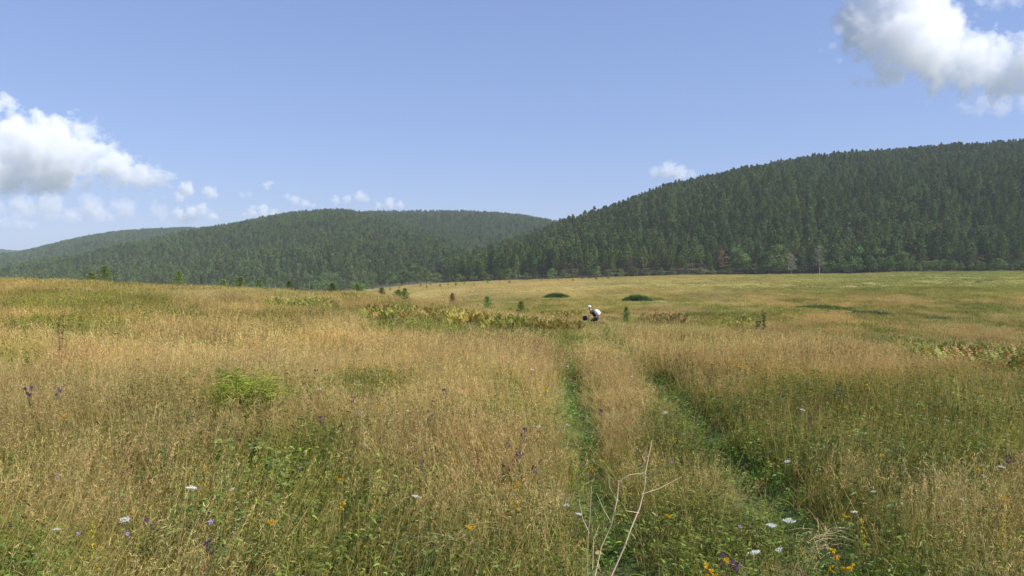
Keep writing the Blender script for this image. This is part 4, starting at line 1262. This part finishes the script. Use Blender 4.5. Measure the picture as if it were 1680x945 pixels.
bag = blob_mesh('handlebar_bag', (.14, .20, .15), M_BLACK, None, (0, 0, 0), 3)
def at_bike(o, p, extra=(0, 0, 0)):
    m = Matrix.Translation(Vector(root)) @ Matrix.Rotation(heading, 4, 'Z')
    o.location = m @ Vector(p); o.rotation_euler = (extra[0], extra[1], heading + extra[2])
at_bike(bag, (.60, 0, .98), (0, .15, 0))
tag(bag, 'black bag strapped to the front of the bicycle', 'bag')
for s in (-.09, .09):
    mb = MB(); a = np.linspace(0, 2 * math.pi, 17)
    tube(mb, np.c_[.148 * np.cos(a), np.full(17, s), .158 * np.sin(a)], .009, (.5, .5, .5), 4, cap=False)
    link('strap', mb.mesh('strap', M_STEEL), bag)

person = bpy.data.objects.new('person', None); SC.collection.objects.link(person)
person.location = root; person.rotation_euler = (0, 0, heading)
tag(person, 'person in white cap and black top bent over the handlebar, riding left', 'person')
# skeleton: pelvis, waist, chest, neck base, neck, head, arms, legs in one connected chain
V = [(-.16, 0, 1.00), (-.08, 0, 1.14), (.06, 0, 1.30), (.18, 0, 1.42), (.25, 0, 1.49), (.31, 0, 1.57), (.35, 0, 1.66)]
E = [(0, 1), (1, 2), (2, 3), (3, 4), (4, 5), (5, 6)]
Rd = [(.15, .15), (.13, .135), (.135, .15), (.11, .14), .058, .088, .082]
def addv(p, j, r_):
    V.append(p); Rd.append(r_); E.append((j, len(V) - 1)); return len(V) - 1
for s, kn, an, toe in ((-1, (.24, -.11, .74), (.06, -.12, .24), (.20, -.13, .19)), (1, (.22, .11, .86), (-.16, .12, .48), (-.02, .13, .43))):
    sh = addv((.19, .19 * s, 1.39), 3, .062); el = addv((.30, .27 * s, 1.20), sh, .044); wr = addv((.39, .28 * s, 1.07), el, .030)
    pm = addv((.42, .285 * s, 1.045), wr, .034)
    for f in range(4):
        k1 = addv((.445, (.255 + .022 * f) * s, 1.05 - .004 * abs(f - 1.5)), pm, .009); addv((.43, (.255 + .022 * f) * s, 1.015), k1, .008)
    th = addv((.40, .245 * s, 1.03), pm, .010); addv((.415, .238 * s, 1.008), th, .009)
    hp = addv((-.12, .10 * s, .97), 0, .10); k = addv(kn, hp, .066); a = addv(an, k, .040); addv(toe, a, .034)
skin_obj('body', V, E, Rd, M_SKIN, person)
SV = [(-.14, 0, 1.03), (-.08, 0, 1.14), (.06, 0, 1.30), (.18, 0, 1.42), (.23, 0, 1.47)]
SE = [(0, 1), (1, 2), (2, 3), (3, 4)]; SR = [(.165, .165), (.145, .15), (.15, .165), (.125, .155), .075]
for s in (-1, 1):
    SV += [(.19, .19 * s, 1.39), (.26, .24 * s, 1.27)]; SR += [.078, .064]; k = len(SV); SE += [(3, k - 2), (k - 2, k - 1)]
skin_obj('top', SV, SE, SR, M_SHIRT, person)
TV = [(-.16, 0, 1.00), (-.12, 0, 1.06)]; TE = [(0, 1)]; TR = [(.165, .165), (.155, .155)]
for s, kn, an in ((-1, (.24, -.11, .74), (.07, -.12, .28)), (1, (.22, .11, .86), (-.15, .12, .52))):
    TV += [(-.12, .10 * s, .97), kn, an]; TR += [.115, .080, .055]; k = len(TV); TE += [(0, k - 3), (k - 3, k - 2), (k - 2, k - 1)]
skin_obj('trousers', TV, TE, TR, M_TROUS, person)
for an, toe in (((.06, -.12, .235), (.20, -.13, .19)), ((-.16, .12, .475), (-.02, .13, .43))):
    skin_obj('shoe', [an, toe], [(0, 1)], [.052, .046], M_BLACK, person)
blob_mesh('hair', (.088, .084, .07), M_HAIR, person, (.31, 0, 1.63), 2, (0, .35, 0), pw=.9)
blob_mesh('nose', (.018, .012, .022), M_SKIN, person, (.425, 0, 1.615), 2, (0, 0, 0), pw=.9)
for s in (-1, 1):
    blob_mesh('eye', (.006, .012, .007), M_HAIR, person, (.418, .034 * s, 1.645), 2, pw=.9)
    blob_mesh('ear', (.020, .010, .03), M_SKIN, person, (.325, .092 * s, 1.62), 2, pw=.9)
blob_mesh('mouth', (.006, .022, .004), M_RED, person, (.412, 0, 1.575), 2, pw=.9)
cap = blob_mesh('cap', (.115, .105, .085), M_WHITE, person, (.34, 0, 1.69), 4, (0, .30, 0), pw=.85)
bm = bmesh.new()
bmesh.ops.create_uvsphere(bm, u_segments=18, v_segments=8, radius=1)
for v in bm.verts: v.co = Vector((v.co.x * .11, v.co.y * .085, v.co.z * .008 - v.co.y ** 2 * .02))
me = bpy.data.meshes.new('brim'); bm.to_mesh(me); bm.free(); me.materials.append(M_WHITE)
br_ = link('brim', me, cap, (.13, 0, -.02)); br_.rotation_euler = (0, .15, 0)

pack = blob_mesh('backpack', (.14, .17, .22), M_WHITE, None, (0, 0, 0), 6)
at_bike(pack, (-.14, 0, 1.34), (0, .72, 0))
tag(pack, 'white rounded backpack worn by the cyclist', 'backpack')
blob_mesh('pocket', (.05, .13, .12), M_WHITE, pack, (-.13, 0, -.06), 2)
for s in (-.10, .10):
    mb = MB(); tube(mb, [[.11, s, .18], [.24, s, .16], [.27, s, .0], [.15, s, -.18]], .016, (.5, .5, .5), 4); link('strap', mb.mesh('strap', M_BLACK), pack)

#@CLOUDS
# ------------------------------------------------------------------ clouds
def cloud_mat(name, dens, puffs, rmax, amp, seed, thick):
    """density from rounded lobes eroded by billowing noise"""
    m, nt, out = new_mat(name); N, L = nt.nodes, nt.links
    tc = N.new('ShaderNodeTexCoord'); best = None
    for c, R_ in puffs:
        d = N.new('ShaderNodeVectorMath'); d.operation = 'DISTANCE'; d.inputs[1].default_value = tuple(c); L.new(tc.outputs['Object'], d.inputs[0])
        q = N.new('ShaderNodeMath'); q.operation = 'MULTIPLY_ADD'; q.inputs[1].default_value = -1.0 / rmax; q.inputs[2].default_value = R_ / rmax
        L.new(d.outputs['Value'], q.inputs[0])
        if best is None: best = q.outputs[0]
        else:
            x = N.new('ShaderNodeMath'); x.operation = 'SMOOTH_MAX'; x.inputs[2].default_value = (.35 if thick and rmax > 150 else .7)
            L.new(best, x.inputs[0]); L.new(q.outputs[0], x.inputs[1]); best = x.outputs[0]
    nz = N.new('ShaderNodeTexNoise'); nz.inputs['Scale'].default_value = (2.4 if thick else 1.5) / rmax; nz.inputs['Detail'].default_value = 7; nz.inputs['Roughness'].default_value = .64
    mp = N.new('ShaderNodeMapping'); mp.inputs['Location'].default_value = (seed * 313.0, seed * 71.0, 0)
    L.new(tc.outputs['Object'], mp.inputs[0]); L.new(mp.outputs[0], nz.inputs['Vector'])
    nm = N.new('ShaderNodeMath'); nm.operation = 'MULTIPLY_ADD'; nm.inputs[1].default_value = amp; nm.inputs[2].default_value = -amp * .52
    L.new(nz.outputs['Fac'], nm.inputs[0])
    ad = N.new('ShaderNodeMath'); ad.operation = 'ADD'; L.new(best, ad.inputs[0]); L.new(nm.outputs[0], ad.inputs[1])
    mr = N.new('ShaderNodeMapRange'); mr.inputs[1].default_value = 0; mr.inputs[2].default_value = .12 if thick else .3; mr.inputs[3].default_value = 0; mr.inputs[4].default_value = dens
    L.new(ad.outputs[0], mr.inputs[0])
    v = N.new('ShaderNodeVolumePrincipled')
    v.inputs['Color'].default_value = (.993, .995, 1, 1); v.inputs['Anisotropy'].default_value = 0.0
    L.new(mr.outputs[0], v.inputs['Density'])
    L.new(v.outputs[0], out.inputs['Volume'])
    m.cycles.volume_step_rate = .12
    return m
DENS = {'thick': (.0062, 3.0), 'mid': (.009, 3.0), 'thin': (.0034, 3.0)}
def cloud(label, puffs, dist, dens, seed, *_):
    r = np.random.default_rng(seed)
    mpp = dist / FPX
    S = []
    for px, row, rp in puffs:
        d = pix_dir(px, row); c = np.array([d[0] / d[1] * dist, dist + r.normal(0, rp * .5) * mpp, EYE + d[2] / d[1] * dist])
        S.append((c, rp * mpp))
    bm = bmesh.new(); c0 = np.mean([q[0] for q in S], 0)
    rmax = max(q[1] for q in S)
    for c, R_ in S:
        bmesh.ops.create_icosphere(bm, subdivisions=2, radius=R_ * 1.2 + rmax * .4, matrix=Matrix.Translation(Vector(c - c0)))
    me = bpy.data.meshes.new('cloud'); bm.to_mesh(me); bm.free()
    dn, amp = DENS[dens]
    me.materials.append(cloud_mat('cloud_%d' % seed, dn, [(c - c0, R_ * (.97 if dens == 'thick' else .9)) for c, R_ in S], rmax, amp * .75, seed, dens == 'thick'))
    o = link('cloud', me, loc=c0)
    rm = o.modifiers.new('remesh', 'REMESH'); rm.mode = 'VOXEL'; rm.voxel_size = rmax / 8; rm.use_smooth_shade = True
    return tag(o, label, 'cloud', 'clouds in the blue sky')
cloud('largest left cloud, bright white top and grey flat base at the left edge',
      [(-60, 250, 62), (0, 238, 52), (45, 235, 48), (90, 250, 46), (130, 258, 42), (142, 222, 22), (175, 268, 32), (205, 280, 26), (235, 288, 18), (266, 288, 17), (60, 275, 40), (-20, 285, 45), (20, 208, 24), (75, 205, 22), (110, 215, 20)], 9000, 'thick', 11)
cloud('faint blue-grey veil under the largest left cloud', [(-20, 305, 24), (20, 302, 28), (60, 304, 26), (100, 302, 24), (140, 300, 20), (180, 300, 14)], 9200, 'thin', 29)
cloud('broad faint cloud bank low above the left horizon', [(-30, 340, 26), (30, 338, 24), (90, 336, 26), (150, 338, 24), (205, 342, 22), (250, 346, 18)], 13000, 'thin', 30)
cloud('small grey wisp above the largest left cloud at the picture edge', [(8, 165, 16), (-18, 168, 20), (24, 172, 9)], 8800, 'mid', 12, 8)
cloud('small pale cloud right of the largest left cloud', [(290, 322, 11), (315, 312, 15), (340, 314, 13), (355, 320, 7)], 10500, 'mid', 13, 10)
cloud('small pale cloud just above the left wooded hill', [(290, 350, 12), (318, 350, 15), (335, 344, 13), (355, 356, 10), (305, 358, 12)], 11500, 'mid', 14, 10)
cloud('small slanting cloud above the left end of the rounded hill', [(472, 322, 7), (485, 328, 10), (500, 334, 9), (515, 338, 6)], 11000, 'mid', 15, 9)
cloud('pale cloud half hidden by the slope of the rounded hill', [(415, 348, 11), (430, 345, 12), (448, 350, 9), (400, 354, 8)], 11800, 'mid', 16, 9)
cloud('low white cloud directly above the rounded hill top', [(550, 328, 9), (570, 328, 10), (590, 322, 11), (602, 326, 6)], 11600, 'mid', 17, 9)
cloud('white cloud peeping over the hill right of the low one', [(622, 338, 8), (640, 334, 11), (655, 336, 9)], 11600, 'mid', 18, 9)
cloud('tiny cloud puff high between the pale clouds', [(438, 304, 8), (444, 300, 5)], 10500, 'mid', 19, 6)
cloud('faint tiny cloud puff left of another tiny puff', [(398, 320, 7), (408, 318, 7)], 10800, 'thin', 20, 6)
cloud('faint low cloud bank over the far left ridge', [(80, 356, 12), (105, 352, 16), (130, 356, 15), (155, 352, 16), (178, 354, 13)], 12500, 'thin', 21, 8)
cloud('faint low cloud bank at the left picture edge', [(-20, 366, 16), (10, 366, 13), (35, 364, 15), (55, 368, 10)], 12500, 'thin', 22, 8)
cloud('small bright lone cloud above the saddle between the hills', [(1075, 284, 11), (1095, 280, 14), (1115, 284, 14), (1132, 287, 8), (1100, 272, 8)], 10000, 'thick', 23, 10)
cloud('largest right cloud towering out of the top of the picture',
      [(1440, 20, 55), (1500, 15, 62), (1480, 75, 60), (1430, 70, 36), (1540, 85, 52), (1590, 98, 42), (1640, 95, 38), (1690, 105, 48), (1500, -60, 70), (1525, 118, 34), (1600, 120, 34), (1660, 128, 36), (1560, 40, 24), (1450, 110, 28), (1645, 72, 16), (1720, 70, 40), (1780, 90, 50)], 7000, 'thick', 24)
cloud('bright little roll of cloud under the largest right cloud', [(1405, 133, 10), (1425, 136, 10), (1445, 134, 13), (1465, 134, 13)], 6800, 'thick', 25, 8)
cloud('torn wisp on the left flank of the largest right cloud', [(1372, 52, 12), (1360, 78, 9), (1378, 100, 7), (1386, 22, 8), (1348, 82, 5)], 6800, 'thin', 26, 6)
cloud('faint veil of cloud hanging below the largest right cloud', [(1590, 175, 14), (1620, 165, 20), (1650, 172, 22), (1680, 168, 26), (1610, 188, 10)], 7400, 'thin', 27, 8)
cloud('thin cloud in the top right corner', [(1605, 2, 14), (1635, 4, 16), (1665, -2, 18), (1700, 0, 20)], 7000, 'thin', 28, 7)

# ------------------------------------------------------------------ haze
bm = bmesh.new()
bmesh.ops.create_cube(bm, size=1)
me = bpy.data.meshes.new('haze'); bm.to_mesh(me); bm.free()
zb, zt = -64.0, 235.0
haze = link('haze', me, loc=(0, 2600, (zb + zt) / 2), sc=(8200, 8400, zt - zb))
m, nt, out = new_mat('haze_air')
v = nt.nodes.new('ShaderNodeVolumePrincipled'); v.inputs['Color'].default_value = (.78, .88, 1, 1); v.inputs['Density'].default_value = .0001; v.inputs['Anisotropy'].default_value = .0
nt.links.new(v.outputs[0], out.inputs['Volume'])
me.materials.append(m)
haze['kind'] = 'stuff'
